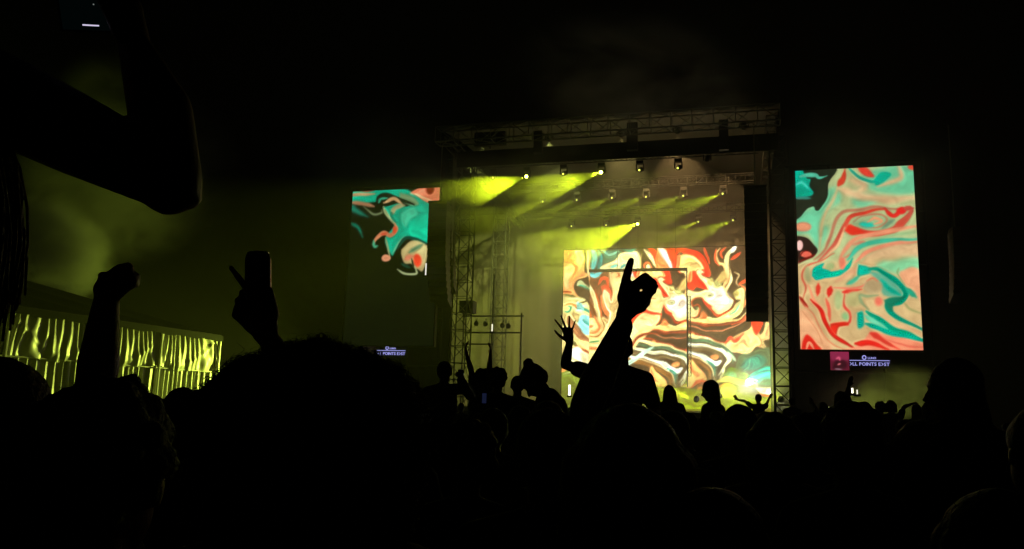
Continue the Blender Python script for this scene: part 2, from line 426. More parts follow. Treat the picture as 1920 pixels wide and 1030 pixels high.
a.stroke([(0, 190), (180, 240), (340, 272), (560, 290), (740, 358), (850, 440), (860, 560)], 40, (92, 116, 84), 1)
a.stroke([(0, 230), (160, 290), (320, 325), (500, 345), (700, 388), (790, 450), (820, 530), (760, 600), (690, 690)], 44, (240, 246, 205), .8)
a.stroke([(760, 600), (740, 680), (700, 740)], 30, (235, 240, 180), .8)
a.stroke([(0, 300), (160, 350), (330, 388), (600, 400), (735, 470), (735, 560)], 50, (105, 88, 58), 1)
a.ell((655, 480), 50, 34, (215, 155, 100), 1.2)
a.stroke([(0, 340), (160, 400), (320, 430), (520, 490), (650, 560), (725, 530)], (48, 80), (236, 246, 220), .9)
a.stroke([(560, 520), (630, 600), (650, 700)], 40, (85, 150, 125), 1.2)
a.stroke([(640, 600), (660, 700), (640, 760)], 20, (90, 80, 50), 1)
a.stroke([(60, 410), (200, 450), (340, 480), (460, 530), (560, 620), (592, 760)], 84, (128, 92, 52), 1)
a.stroke([(100, 400), (260, 440), (420, 480), (560, 560), (625, 690), (640, 760)], 14, (238, 226, 170), .6)
a.poly([(300, 740), (345, 500), (430, 580), (520, 690), (545, 770), (430, 800), (350, 850), (290, 840)], (250, 198, 128), 1)
a.stroke([(350, 540), (380, 640), (440, 700)], 20, (222, 110, 70), 1)
a.stroke([(370, 840), (440, 775), (560, 790)], 34, (200, 92, 60), 1)
a.stroke([(430, 830), (480, 800), (560, 830)], 30, (170, 80, 50), 1)
a.ell((465, 865), 34, 26, (240, 165, 95), 1.5)
a.stroke([(1100, 350), (1010, 430), (965, 560), (895, 620)], 24, (225, 235, 180), .8)
a.stroke([(800, 410), (890, 530)], 34, (215, 240, 205), 1)
a.poly([(890, 640), (930, 480), (1060, 430), (1200, 380), (1330, 400), (1330, 860), (1000, 860), (880, 760)], (86, 98, 68), 1.5)
a.poly([(960, 600), (1030, 510), (1200, 450), (1260, 560), (1100, 650)], (52, 128, 106), 2.5)
a.stroke([(1075, 500), (1050, 600), (990, 650)], 14, (120, 180, 150), 1)
a.poly([(1040, 740), (1150, 640), (1340, 600), (1340, 800), (1180, 800)], (16, 176, 152), 1)
a.stroke([(1110, 720), (1200, 665), (1340, 640)], 16, (10, 130, 115), .8)
a.stroke([(1120, 760), (1240, 700), (1340, 690)], (20, 60), (95, 240, 222), 1)
a.stroke([(1200, 790), (1340, 770)], 50, (50, 110, 80), 1)
a.poly([(750, 700), (830, 615), (950, 645), (1050, 700), (960, 790), (800, 770)], (118, 150, 48), 2)
a.ell((850, 700), 60, 35, (120, 190, 130), 2)
a.stroke([(670, 770), (800, 755), (1060, 810), (1150, 830)], 60, (250, 226, 110), 1)
a.stroke([(680, 840), (790, 815), (900, 860)], 36, (240, 165, 75), 1)
a.stroke([(690, 880), (900, 890)], 20, (120, 120, 40), 1)
a.poly([(120, 850), (330, 860), (560, 880), (700, 905), (1330, 930), (1330, 1110), (-200, 1110), (-200, 900)], (132, 140, 28), 1.5)  # lime glow of floor-lit haze, painted into the foot of the picture
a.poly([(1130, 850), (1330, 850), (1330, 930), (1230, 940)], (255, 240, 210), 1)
a.stroke([(1150, 930), (1330, 945)], 30, (220, 110, 50), 1)
a.tile(1040, 595, 6.438)
a.poly([(90, -40), (440, -40), (440, 560), (300, 700), (60, 620)], (238, 225, 155), 1)
a.poly([(270, 70), (330, -30), (430, 0), (430, 200), (330, 185)], (165, 236, 225), 1.2)
a.stroke([(340, 30), (430, 90)], 24, (60, 150, 130), 1)
a.stroke([(170, 0), (190, 80), (260, 150), (330, 230), (430, 300)], 90, (150, 104, 70), 1)
a.stroke([(230, 210), (320, 285), (430, 320)], 14, (240, 225, 160), .7)
a.stroke([(240, 330), (330, 400), (430, 450)], 50, (165, 95, 60), 1)
a.stroke([(200, 290), (260, 330)], 50, (110, 100, 55), 1)
a.poly([(180, 375), (290, 350), (350, 420), (430, 470), (430, 560), (200, 490)], (252, 250, 200), 1)
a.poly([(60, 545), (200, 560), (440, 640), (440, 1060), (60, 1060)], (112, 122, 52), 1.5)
a.stroke([(70, 560), (130, 600), (70, 660)], 46, (230, 150, 90), 1)
a.stroke([(100, 690), (200, 665), (290, 690)], 18, (170, 185, 120), 1)
a.curl(22, 0.9, 3)
# nearer portal panel: the same picture shifted, with its own left part
inner = Paint(1096, 495, 1300, 735, 1.5, T_)
a = inner
a.im = main.sample(a.X + 73, a.Y - 14)
a.tile(1040, 455, 6.867)
a.poly([(430, 330), (700, 360), (760, 620), (800, 760), (760, 1060), (430, 1060)], (122, 84, 56), 1.5)
a.stroke([(440, 395), (520, 425), (610, 385)], 56, (140, 222, 214), 1)
a.stroke([(455, 400), (520, 410)], 20, (60, 150, 140), 1)
a.poly([(690, 365), (880, 365), (880, 560), (780, 720), (730, 560)], (255, 225, 160), 1)
a.stroke([(800, 390), (830, 420), (800, 440)], 22, (190, 90, 50), 1)
a.stroke([(560, 540), (610, 475), (680, 480), (700, 560)], 34, (224, 92, 62), 1)
a.poly([(600, 560), (690, 550), (720, 700), (640, 690)], (228, 100, 70), 1.5)
a.stroke([(640, 620), (680, 760), (740, 920)], 90, (255, 240, 180), 1)
a.stroke([(600, 690), (640, 860), (720, 960)], 40, (232, 140, 88), 1)
a.stroke([(690, 560), (760, 700), (770, 760)], 18, (130, 50, 30), .8)
a.stroke([(440, 540), (500, 680), (545, 860), (600, 1060)], 56, (250, 236, 170), 1)
a.stroke([(520, 600), (565, 780), (620, 1060)], 26, (196, 110, 66), 1)
a.stroke([(440, 760), (500, 880), (540, 1060)], 26, (100, 62, 30), .8)
a.stroke([(440, 860), (490, 1060)], 22, (205, 120, 70), .8)
a.ell((640, 1005), 24, 22, (215, 190, 140), .8)
a.tile(1040, 595, 6.438)
a.poly([(400, 10), (640, 40), (600, 620), (400, 640)], (240, 215, 150), 1.5)
a.stroke([(480, -10), (545, 120), (490, 185), (400, 190)], 26, (226, 130, 80), .9)
a.stroke([(560, -10), (600, 130), (520, 230), (400, 230)], 16, (120, 75, 40), .8)
a.stroke([(400, 120), (460, 110)], 24, (225, 120, 80), 1)
a.stroke([(400, 305), (560, 285)], 22, (70, 120, 75), 1)
a.stroke([(400, 370), (560, 380)], 40, (232, 160, 105), 1.4)
a.stroke([(620, 60), (760, 120)], 40, (120, 90, 58), 1)
a.tile(0, 0, 1)
a.poly([(1150, 540), (1185, 520), (1240, 545), (1236, 600), (1200, 640), (1150, 690), (1120, 660), (1140, 600)], (250, 226, 160), 1.5)
a.stroke([(1240, 590), (1205, 585), (1180, 610), (1150, 670)], 7, RD, 1)
a.stroke([(1230, 560), (1190, 560), (1160, 610), (1130, 660)], 6, OR_, 1)
a.stroke([(1240, 625), (1200, 630), (1170, 665), (1120, 700)], 5, (130, 60, 36), 1)
a.stroke([(1225, 650), (1180, 680), (1120, 715)], 8, (210, 240, 215), 1)
a.curl(18, 0.8, 9)
for q_, sd_ in ((main, 21), (inner, 31)): q_.vivid(1.3); q_.contour(.24, 8, 3, sd_); q_.marble(0.11, 2.2, sd_)

# ---- right portrait screen
RB = (186, 104, 74); R2 = (207, 58, 38); G2 = (0, 166, 126); M2 = (112, 200, 142); B2 = (214, 190, 132); P2 = (231, 168, 118); K2 = (30, 38, 24)
right = Paint(1470, 300, 1750, 690, 1.4, (178, 198, 132))
a = right; a.tile(1480, 300, 5.419)
a.poly([(380, 300), (500, 290), (520, 420), (420, 500), (340, 640), (390, 700), (300, 920), (200, 760), (60, 760), (60, 570), (230, 470)], M2, 5)
a.poly([(880, 90), (1300, 60), (1300, 330), (900, 330), (700, 200)], M2, 4)
a.poly([(640, 320), (920, 370), (820, 470), (660, 450)], M2, 5)
a.stroke([(500, 300), (620, 330), (900, 400), (1300, 390)], 80, B2, 4)
a.stroke([(1110, 60), (1130, 190), (900, 270)], 46, B2, 3)
a.stroke([(620, 200), (760, 250), (700, 330)], 80, B2, 5)
a.stroke([(500, 280), (430, 430), (330, 640), (310, 900)], 36, (205, 188, 125), 3)
a.poly([(40, 60), (470, 70), (400, 240), (380, 380), (310, 500), (262, 512), (245, 475), (180, 500), (40, 590)], K2, .8)
a.poly([(40, 100), (120, 100), (180, 190), (222, 200), (205, 270), (245, 330), (200, 372), (40, 372)], G2, .9)
a.stroke([(110, 180), (260, 150), (310, 175), (392, 158)], (60, 12), (88, 190, 145), .8)
a.stroke([(60, 260), (130, 235), (200, 300)], 26, (90, 215, 175), 1.5)
a.stroke([(60, 392), (215, 392)], 30, (62, 140, 112), 1)
a.stroke([(565, 90), (545, 190), (500, 265)], (22, 78), (196, 72, 46), 1.2)
a.stroke([(600, 80), (640, 120), (730, 185), (870, 222), (1020, 168)], 26, (20, 150, 115), 1)
a.poly([(690, 70), (790, 80), (865, 165), (790, 170), (715, 120)], (200, 68, 48), 1.5)
a.poly([(860, 205), (930, 125), (1035, 160), (895, 258)], (10, 165, 125), 1.5)
a.ell((1260, 65), 55, 30, (215, 90, 60), 1.5)
a.stroke([(1262, 500), (950, 486), (620, 512), (515, 560), (445, 680), (400, 820), (370, 910), (250, 1010)], 34, (176, 128, 90), 1.2)
a.stroke([(960, 502), (800, 530), (640, 570), (575, 650), (505, 770), (440, 890), (300, 1010)], (40, 50), R2, 1.3, 1, (188, 110, 82))
a.stroke([(600, 700), (700, 715), (860, 742), (1050, 712), (1160, 620), (1240, 525)], (60, 96), R2, 1.3, 1, (178, 90, 66))
a.poly([(560, 720), (600, 660), (660, 680), (760, 745), (640, 770)], R2, 1.5)
a.stroke([(560, 690), (520, 800), (470, 900), (340, 1020)], 26, (225, 190, 130), 1.5)
a.stroke([(970, 490), (1050, 565), (1130, 505)], 46, (205, 52, 40), 1.2)
a.ell((1130, 515), 50, 38, (205, 44, 38), 1.5)
a.stroke([(1160, 500), (1250, 500)], 50, (185, 84, 64), 1.5)
a.ell((860, 640), 222, 78, (158, 188, 128), 1.5)
a.stroke([(650, 640), (740, 570), (940, 560), (992, 620), (900, 682), (740, 680)], 16, (176, 128, 90), 1)
a.ell((790, 660), 74, 26, (30, 188, 150), 2.5)
a.stroke([(790, 630), (860, 590), (940, 620), (860, 650)], 26, (222, 160, 110), 1.2)
a.stroke([(950, 695), (1060, 610)], 36, (112, 150, 110), 2)
a.ell((140, 682), 84, 50, (200, 140, 100), 1.5); a.ell((140, 680), 66, 36, P2, 1.5)
a.poly([(40, 770), (180, 800), (250, 860), (292, 922), (200, 1010), (40, 1060)], (46, 34, 24), .8)
a.ell((105, 880), 34, 52, (246, 205, 178), .8); a.ell((172, 968), 60, 34, (236, 122, 92), .9)
a.stroke([(100, 1000), (150, 940), (230, 930)], 10, (90, 20, 14), .6)
a.stroke([(1320, 672), (1100, 708), (720, 790), (570, 900), (500, 1060)], 44, (222, 158, 112), 1.6)
a.stroke([(1320, 730), (1000, 775), (740, 850)], 30, (150, 190, 125), 2)
a.stroke([(640, 860), (760, 850), (560, 1000)], 40, (196, 140, 100), 1.5)
a.stroke([(1320, 800), (900, 830), (690, 900), (590, 1020)], 46, (70, 186, 138), 1.4)
a.stroke([(1320, 828), (1050, 858), (800, 935), (660, 1040)], 48, (218, 146, 104), 1.4)
a.poly([(780, 980), (1000, 880), (1340, 860), (1340, 1100), (760, 1100)], (216, 192, 134), 3)
a.tile(1480, 480, 5.419)
a.poly([(60, 90), (700, 60), (1340, 60), (1400, 960), (60, 960)], (208, 190, 126), 6)
a.poly([(960, 50), (1320, 20), (1330, 200), (1080, 190), (900, 110)], (132, 204, 140), 5)
a.stroke([(640, 20), (600, 110), (520, 172), (380, 195), (285, 205)], (30, 70), (10, 172, 132), 1)
a.poly([(232, 205), (255, 120), (345, 65), (330, 120), (400, 150), (420, 200), (280, 250)], (0, 168, 134), 1)
a.ell((405, 110), 45, 35, (165, 190, 120), 2); a.ell((540, 85), 34, 60, (226, 140, 102), 1.5)
a.stroke([(460, -20), (230, 80), (150, 150), (130, 230), (160, 330), (142, 440)], 20, (196, 100, 70), 1.1)
a.ell((190, 190), 32, 80, (160, 168, 110), 3)
a.stroke([(90, 75), (205, 20), (260, -20)], 22, (110, 30, 20), 1)
a.stroke([(100, 430), (150, 490), (190, 520)], 34, (150, 30, 22), 1.4)
a.stroke([(480, 260), (620, 170), (700, 120)], 60, (218, 180, 125), 2.5)
a.stroke([(290, 290), (285, 390)], (60, 40), (212, 70, 48), 1.8)
a.stroke([(425, 320), (400, 410)], (70, 44), (206, 56, 42), 1.6)
a.stroke([(180, 300), (240, 420), (300, 500), (370, 600)], 24, (226, 150, 106), 1.5)
a.stroke([(370, 430), (400, 540), (410, 660)], 34, (214, 104, 74), 1.3)
a.stroke([(222, 445), (315, 540), (370, 690), (450, 810), (560, 880), (680, 940)], (44, 36), (198, 44, 32), 1.2)
a.stroke([(120, 470), (250, 600), (340, 800), (440, 900), (560, 950)], 14, (206, 130, 88), 1)
a.stroke([(560, 380), (562, 500), (612, 580), (600, 670), (520, 710)], 28, (204, 80, 60), 1.1)
a.poly([(415, 690), (470, 675), (560, 668), (590, 705), (500, 722), (475, 800), (420, 745)], (208, 54, 36), 1.5)
a.stroke([(545, 372), (640, 352), (745, 338)], (56, 14), (208, 66, 50), 1.2)
a.stroke([(440, 325), (600, 330), (740, 310), (800, 255)], 18, (222, 130, 96), 1)
a.ell((500, 450), 46, 90, (172, 192, 124), 3); a.ell((565, 612), 34, 40, (140, 190, 120), 3); a.ell((660, 440), 80, 80, (190, 194, 124), 3)
a.poly([(100, 540), (200, 560), (330, 800), (430, 960), (100, 960)], (232, 188, 130), 3)
a.stroke([(130, 560), (260, 720), (330, 900)], 10, (206, 150, 100), 1)
a.poly([(120, 960), (130, 860), (180, 795), (270, 900), (320, 960)], (208, 52, 36), 1.4)
a.stroke([(170, 960), (190, 880), (250, 950)], 24, (236, 170, 120), 1)
a.poly([(820, 780), (1380, 870), (1380, 980), (560, 980), (700, 900)], (236, 158, 112), 1.6)
a.stroke([(670, 880), (800, 888), (1010, 950)], (70, 34), (212, 50, 36), 1.3)
a.stroke([(830, 800), (930, 850), (1120, 950)], (80, 20), (206, 70, 50), 1.6)
a.stroke([(950, 830), (1150, 900), (1380, 930)], 16, (212, 110, 80), 1.4)
a.poly([(700, 80), (790, 110), (830, 160), (740, 200), (690, 190)], (20, 170, 130), 1.6)
a.stroke([(590, 285), (650, 255), (710, 205)], 44, (70, 172, 124), 1.8)
a.poly([(800, 150), (930, 170), (1060, 260), (1150, 400), (960, 400), (900, 250)], (104, 178, 134), 2)
a.stroke([(930, 240), (1000, 330), (1130, 400)], 44, (20, 165, 125), 2)
a.ell((850, 310), 90, 78, (176, 164, 112), 2.5)
a.stroke([(790, 250), (850, 215), (900, 250)], 18, (205, 130, 90), 1.5)
a.stroke([(900, 400), (790, 410), (720, 400), (735, 480), (800, 545)], 30, (136, 160, 106), 1.6)
a.stroke([(810, 130), (920, 140), (1030, 222), (1130, 295), (1185, 385), (1130, 465), (1000, 490), (1030, 570), (1160, 660), (1380, 760)], 58, (0, 142, 104), 1.3)
a.poly([(960, 450), (1040, 420), (1180, 420), (1060, 500), (1050, 560), (990, 540)], (30, 120, 84), 1.6)
a.stroke([(1180, 330), (1290, 420)], 60, (40, 160, 115), 2)
a.stroke([(780, 565), (900, 640), (1050, 742), (1200, 800), (1380, 866)], 62, (0, 158, 114), 1.3)
a.poly([(690, 590), (745, 575), (770, 700), (700, 720)], (10, 165, 128), 2)
a.stroke([(790, 690), (940, 750), (1380, 858)], 56, (10, 168, 128), 1.3)
a.stroke([(780, 610), (900, 690), (1000, 740)], (70, 20), (112, 202, 148), 1.6)
a.stroke([(860, 560), (1060, 680), (1380, 810)], 24, (218, 188, 128), 1.6)
a.ell((905, 462), 40, 44, (228, 130, 96), 2.5)
a.poly([(1120, 160), (1250, 110), (1350, 180), (1350, 450), (1240, 340), (1120, 230)], (228, 178, 124), 2)
a.stroke([(1110, 120), (1100, 190), (1180, 290)], 12, (130, 160, 100), 1)
a.stroke([(1170, 480), (1230, 545), (1360, 590)], 22, (146, 152, 92), 1.8)
a.curl(34, 1.0, 12); a.im = a.im * np.array([1.04, .985, 1.08]); a.vivid(1.15); a.contour(.075, 6, 7, 14); a.marble(0.03, 7.0, 41)

# ---- left portrait screen
left = Paint(640, 340, 860, 680, 1.4, (7, 10, 5))
a = left; a.tile(640, 340, 5.421)
a.poly([(60, 110), (350, 80), (640, 70), (740, 130), (900, 200), (900, 310), (780, 318), (700, 250), (520, 140), (400, 130), (345, 215), (60, 205)], (14, 168, 132), 1.2)
a.stroke([(60, 96), (330, 92)], 36, (128, 48, 32), 1.2)
a.stroke([(60, 150), (340, 128)], 34, (186, 150, 108), 1.5)
a.stroke([(60, 235), (150, 300), (270, 360)], (90, 30), (28, 112, 88), 3)
a.stroke([(60, 215), (230, 232), (335, 262)], 40, (165, 122, 90), 1.6)
a.stroke([(230, 262), (330, 335), (415, 322), (420, 290)], 22, (104, 112, 78), 1.6)
a.poly([(600, 110), (720, 150), (790, 230), (700, 250), (600, 190)], (120, 150, 108), 2)
a.stroke([(352, 240), (378, 160), (470, 136), (600, 188), (735, 236)], (24, 50), (14, 26, 16), 1)
a.stroke([(378, 225), (400, 180), (470, 165)], 24, (60, 165, 128), 1)
a.stroke([(430, 215), (540, 172), (630, 250)], 34, (204, 164, 116), 1.2)
a.poly([(430, 255), (560, 225), (650, 262), (700, 258), (780, 325), (900, 325), (900, 610), (760, 605), (690, 590), (600, 610), (530, 745), (500, 740), (450, 565), (545, 440), (470, 350)], (16, 160, 126), 1.1)
a.poly([(690, 400), (900, 330), (900, 610), (710, 570)], (0, 190, 148), 2)
a.stroke([(432, 255), (480, 350), (548, 440)], 34, (168, 180, 128), 1.4)
a.stroke([(520, 330), (545, 270), (640, 250)], 52, (150, 146, 104), 1.6)
a.stroke([(510, 310), (520, 370), (560, 420)], 26, (20, 110, 84), 1.2)
a.poly([(600, 330), (720, 260), (780, 330), (700, 400), (660, 480), (610, 420)], (70, 182, 142), 1.8)
a.stroke([(545, 430), (566, 490), (500, 540), (430, 520), (360, 580), (335, 640)], 42, (196, 128, 92), 1.1)
a.ell((545, 490), 22, 34, (208, 84, 56), 1.3); a.stroke([(400, 540), (460, 520)], 26, (196, 84, 60), 1.2)
a.stroke([(335, 600), (345, 660), (380, 655)], 30, (70, 150, 112), 1.3)
a.stroke([(450, 560), (475, 650), (490, 790)], 18, (146, 158, 112), 1)
a.ell((450, 785), 44, 38, (204, 140, 106), 1)
a.stroke([(520, 740), (570, 640), (640, 570)], 18, (110, 178, 134), 1)
a.stroke([(570, 690), (640, 600), (740, 585), (880, 630)], 34, (12, 60, 46), 1.2)
a.poly([(608, 700), (740, 600), (880, 650), (880, 720), (830, 900), (780, 890), (740, 880), (705, 840), (640, 840), (608, 780)], (192, 176, 122), 1.3)
a.stroke([(690, 730), (760, 680), (830, 640)], 36, (90, 120, 86), 1.5)
a.stroke([(640, 800), (720, 760)], 50, (204, 128, 98), 2)
a.ell((770, 800), 42, 66, (226, 74, 50), 2)
a.stroke([(710, 790), (735, 880)], 16, (20, 30, 18), 1)
a.stroke([(570, 895), (660, 942), (765, 935), (745, 860)], 22, (168, 178, 130), 1)
a.stroke([(600, 840), (700, 880)], 30, (20, 60, 44), 1.4)
a.poly([(700, 110), (830, 60), (1000, 50), (1000, 240), (880, 218)], (234, 138, 104), 1.2)
a.stroke([(700, 120), (820, 160), (960, 220)], 20, (240, 200, 150), 1.2)
a.ell((905, 85), 40, 50, (110, 26, 18), 1.4)
a.stroke([(90, 425), (165, 470), (215, 570)], (50, 20), (14, 100, 76), 1.8)
a.curl(30, 1.0, 16); a.vivid(1.15); a.contour(.13, 6, 4, 15); a.marble(0.05, 6.0, 51)

def screen_mat(name, s):
    M = bpy.data.materials.new(name); M.use_nodes = True
    t = M.node_tree; t.nodes.remove(t.nodes['Principled BSDF'])
    e = t.nodes.new('ShaderNodeEmission'); at_ = t.nodes.new('ShaderNodeAttribute'); at_.attribute_name = 'picture'
    # faint LED module grid
    tc = t.nodes.new('ShaderNodeTexCoord'); n = t.nodes.new('ShaderNodeTexNoise'); n.inputs['Scale'].default_value = 0.9
    t.links.new(tc.outputs['Object'], n.inputs['Vector'])
    mr = t.nodes.new('ShaderNodeMapRange'); mr.inputs['To Min'].default_value = s * 0.9; mr.inputs['To Max'].default_value = s * 1.1
    t.links.new(n.outputs['Fac'], mr.inputs['Value']); t.links.new(mr.outputs['Result'], e.inputs[1])
    t.links.new(at_.outputs['Color'], e.inputs[0])
    t.links.new(e.outputs[0], t.nodes['Material Output'].inputs['Surface'])
    return M
def screen_panel(name, parent, u0, u1, z0, z1, v, nu, nz, pic, M):
    """flat display face in the plane v of the stage, its picture stored per vertex"""
    base = Vector(parent.location); P = []
    for j in range(nz + 1):
        for i in range(nu + 1): P.append(st(u0 + (u1 - u0) * i / nu, v, z0 + (z1 - z0) * j / nz))
    A = np.array([tuple(p) for p in P]) - np.array(tuple(CAM))
    k = A @ np.array(tuple(_f)); px = 960 + F * (A @ np.array(tuple(RIGHT))) / k; py = 515 - F * (A @ np.array(tuple(UP))) / k
    col = pic.sample(px, py) / 255.0
    col = np.where(col <= 0.04045, col / 12.92, ((np.maximum(col, 0) + 0.055) / 1.055) ** 2.4)
    fs = [(j * (nu + 1) + i, j * (nu + 1) + i + 1, (j + 1) * (nu + 1) + i + 1, (j + 1) * (nu + 1) + i) for j in range(nz) for i in range(nu)]
    me = bpy.data.meshes.new(name); me.from_pydata([tuple(p - base) for p in P], [], fs); me.update()
    ca = me.color_attributes.new('picture', 'FLOAT_COLOR', 'POINT')
    buf = np.ones((len(P), 4), dtype=np.float32); buf[:, :3] = col; ca.data.foreach_set('color', buf.ravel())
    return put(name, me, M, parent)

# ------------------------------------------------------------------ ground
g = MB(); N_ = 40
for j in range(N_ + 1):
    for i in range(N_ + 1):
        x = (i / N_ - .5); y = (j / N_ - .5)
        x = math.copysign(abs(x * 2) ** 2.2, x) * 600; y = math.copysign(abs(y * 2) ** 2.2, y) * 600 + 20
        g.v.append(Vector((x, y, 0.03 * mnoise.noise(Vector((x * .4, y * .4, 0))))))
g.f = [(j * (N_ + 1) + i, j * (N_ + 1) + i + 1, (j + 1) * (N_ + 1) + i + 1, (j + 1) * (N_ + 1) + i) for j in range(N_) for i in range(N_)]
tag(build('ground', g, MT['grass']), kind='structure')

# ------------------------------------------------------------------ lattice truss
def lattice(mb, p0, p1, w, up=Vector((0, 0, 1)), r=0.03, step=None, h=None):
    p0 = Vector(p0); p1 = Vector(p1); d = p1 - p0; L = d.length; d.normalize(); h = h or w
    s = d.cross(up); s = s.normalized() if s.length > 1e-3 else EU.copy()
    t = s.cross(d).normalized(); step = step or w
    cs = [s * (a * w / 2) + t * (b * h / 2) for a, b in ((-1, -1), (1, -1), (1, 1), (-1, 1))]
    for c in cs: mb.tube([p0 + c, p1 + c], r, 5)
    n = max(2, round(L / step))
    for i in range(n + 1):
        q = p0 + d * (L * i / n)
        for k in range(4):
            a, b = cs[k], cs[(k + 1) % 4]
            mb.tube([q + a, q + b], r * .6, 3, False)
            if i < n: mb.tube([q + (a if i % 2 else b), q + d * (L / n) + (b if i % 2 else a)], r * .6, 3, False)
    return mb

VW = 14.0
# portal limits
uL = sp(862, 500, 0.5)[0]; uR = sp(1450, 500, 0.5)[0]
ztop = sp(1130, 222, -1)[1]
uRoofL = sp(822, 242, -1)[0]; uRoofR = sp(1462, 200, -1)[0]
DECK = 1.7

# ------------------------------------------------------------------ stage deck
t = thing('stage', 'wide raised black stage deck under the festival roof', 'stage', st((uL + uR) / 2, 7, 0))
build('deck', MB().sbox(uL - 1.5, uR + 1.5, -1.0, 17.5, DECK - .25, DECK), MT['deck'], t)
sk = MB()
n = 180
for i in range(n + 1):
    u = uL - 1.5 + (uR - uL + 3) * i / n; sk.v += [st(u, -.98 + .05 * math.sin(i * 1.9), 0.02), st(u, -.98 + .03 * math.sin(i * 1.9 + .4), DECK - .25)]
sk.f = [(2 * i, 2 * i + 2, 2 * i + 3, 2 * i + 1) for i in range(n)]
build('front_skirt', sk, MT['drape'], t)
# grey cloth behind the video wall, picking up the stage wash
def drape(name, u0, u1, v, z0, z1, m_, parent, amp=.12, k=3.0, nu=160, nz=6):
    d = MB()
    for j in range(nz + 1):
        for i in range(nu + 1):
            u = u0 + (u1 - u0) * i / nu
            d.v.append(st(u, v + amp * math.sin(u * k + .7 * math.sin(u * .9)) + amp * .4 * math.sin(u * k * 2.3 + j * .25), z0 + (z1 - z0) * j / nz))
    d.f = [(j * (nu + 1) + i, j * (nu + 1) + i + 1, (j + 1) * (nu + 1) + i + 1, (j + 1) * (nu + 1) + i) for j in range(nz) for i in range(nu)]
    return build(name, d, m_, parent, org=st((u0 + u1) / 2, v, z0), smooth=True)
o = drape('backdrop_curtain', sp(852, 500, 16.8)[0], sp(1447, 500, 16.8)[0], 16.8, DECK, 17.0, MT['gauze'], None, amp=.10, k=2.2, nu=260)
tag(o, 'tall grey curtain hanging across the back of the stage in the haze', 'curtain')

# ------------------------------------------------------------------ roof
t = thing('stage_roof', 'huge dark truss roof spanning the whole festival stage', 'stage roof', st((uRoofL + uRoofR) / 2, 8, ztop))
rf = MB(); nu = 24; nv = 10
for k in (0, 1):
    for j in range(nv + 1):
        for i in range(nu + 1):
            q = j / nv; u = uRoofL + (uRoofR - uRoofL) * i / nu
            rf.v.append(st(u, -1 + 20 * q, ztop + .12 + 1.5 * math.sin(PI * q) * .9 - 1.2 * q + .05 * math.sin(i * PI) - k * .06))
W1 = (nu + 1); A1 = W1 * (nv + 1)
for j in range(nv):
    for i in range(nu):
        a = j * W1 + i; rf.f.append((a, a + 1, a + 1 + W1, a + W1)); a += A1; rf.f.append((a, a + W1, a + 1 + W1, a + 1))
build('roof_sheet', rf, MT['roof'], t, smooth=True)
build('front_truss', lattice(MB(), st(uRoofL, -1, ztop - .45), st(uRoofR, -1, ztop - .45), .9, r=.045, step=1.1), MT['truss'], t)
build('rear_truss', lattice(MB(), st(uRoofL, 18.6, ztop - 2.1), st(uRoofR, 18.6, ztop - 2.1), .8, r=.045, step=1.1), MT['truss'], t)
for u in (uRoofL + .4, uRoofR - .4):
    build('cross_truss', lattice(MB(), st(u, -.4, ztop - .5), st(u, 18, ztop - 1.6), .5, r=.035, step=1.0), MT['black'], t)
build('fascia_border', (lambda d: d)(MB().sbox(uL - .4, uR + .4, .35, .42, sp(1130, 300, .4)[1], ztop - 1.0)), MT['drape'], t)
for (px, py, w_, h_) in ((920, 262, 1.9, .8), (1010, 268, .5, 1.3), (1186, 258, .6, 1.6), (1357, 255, .5, 1.7)):
    u, z = sp(px, py, .2); build('hoist', MB().sbox(u - w_ / 2, u + w_ / 2, -.05, .3, z - h_ / 2, z + h_ / 2).tube([st(u, .15, z), st(u, .15, ztop - 1)], .03, 5), MT['black'], t)

# ------------------------------------------------------------------ towers
def tower(u, v, top, label, w_=.95, m_='truss'):
    t = thing('stage_tower', label, 'tower', st(u, v, 0), 'lattice towers holding up the roof')
    build('mast', lattice(MB(), st(u, v, .3), st(u, v, top), w_, up=EV, r=.045, step=.95), MT[m_], t)
    build('base_plate', MB().sbox(u - .9, u + .9, v - .9, v + .9, .02, .3), MT['black'], t)
    return t
for px, v, l in ((866, 1.2, 'pale lattice tower at the near left corner of the stage'), (1466, 1.2, 'dark lattice tower between the video wall and the right screen'), (936, 13.0, 'lattice tower further back, left of the video wall'), (1500, 15.5, 'lattice tower at the back right corner of the stage')):
    tower(sp(px, 560, v)[0], v, ztop - 1.0, l, m_='black' if px > 1400 else 'truss')
# scaffold side bay with shelves of lamps at the left of the stage
uA = sp(866, 600, 3.5)[0]; uB = sp(982, 620, 3.5)[0]
t = thing('scaffold_bay', 'scaffold bay with two cross rails left of the video wall', 'scaffold', st((uA + uB) / 2, 3.5, DECK))
for (x0, y0, x1, y1) in ((868, 586, 982, 600), (868, 616, 975, 632), (866, 643, 925, 648)):
    a_, z0 = sp(x0, y0, 3.5); b_, z1 = sp(x1, y1, 3.5)
    build('rail', MB().tube([st(a_, 3.5, (z0 + z1) / 2), st(b_, 3.5, (z0 + z1) / 2)], .05, 6), MT['steel'], t)
for px in (870, 924, 978):
    u, z = sp(px, 590, 3.5); build('upright', MB().tube([st(u, 3.5, DECK), st(u, 3.5, z + (.8 if px < 900 else 2.5 if px < 930 else .1))], .05, 6), MT['steel'], t)
u, z = sp(876, 588, 3.6); build('control_box', MB().sbox(u - .4, u + .5, 3.2, 3.9, z, z + .75), MT['black'], t)

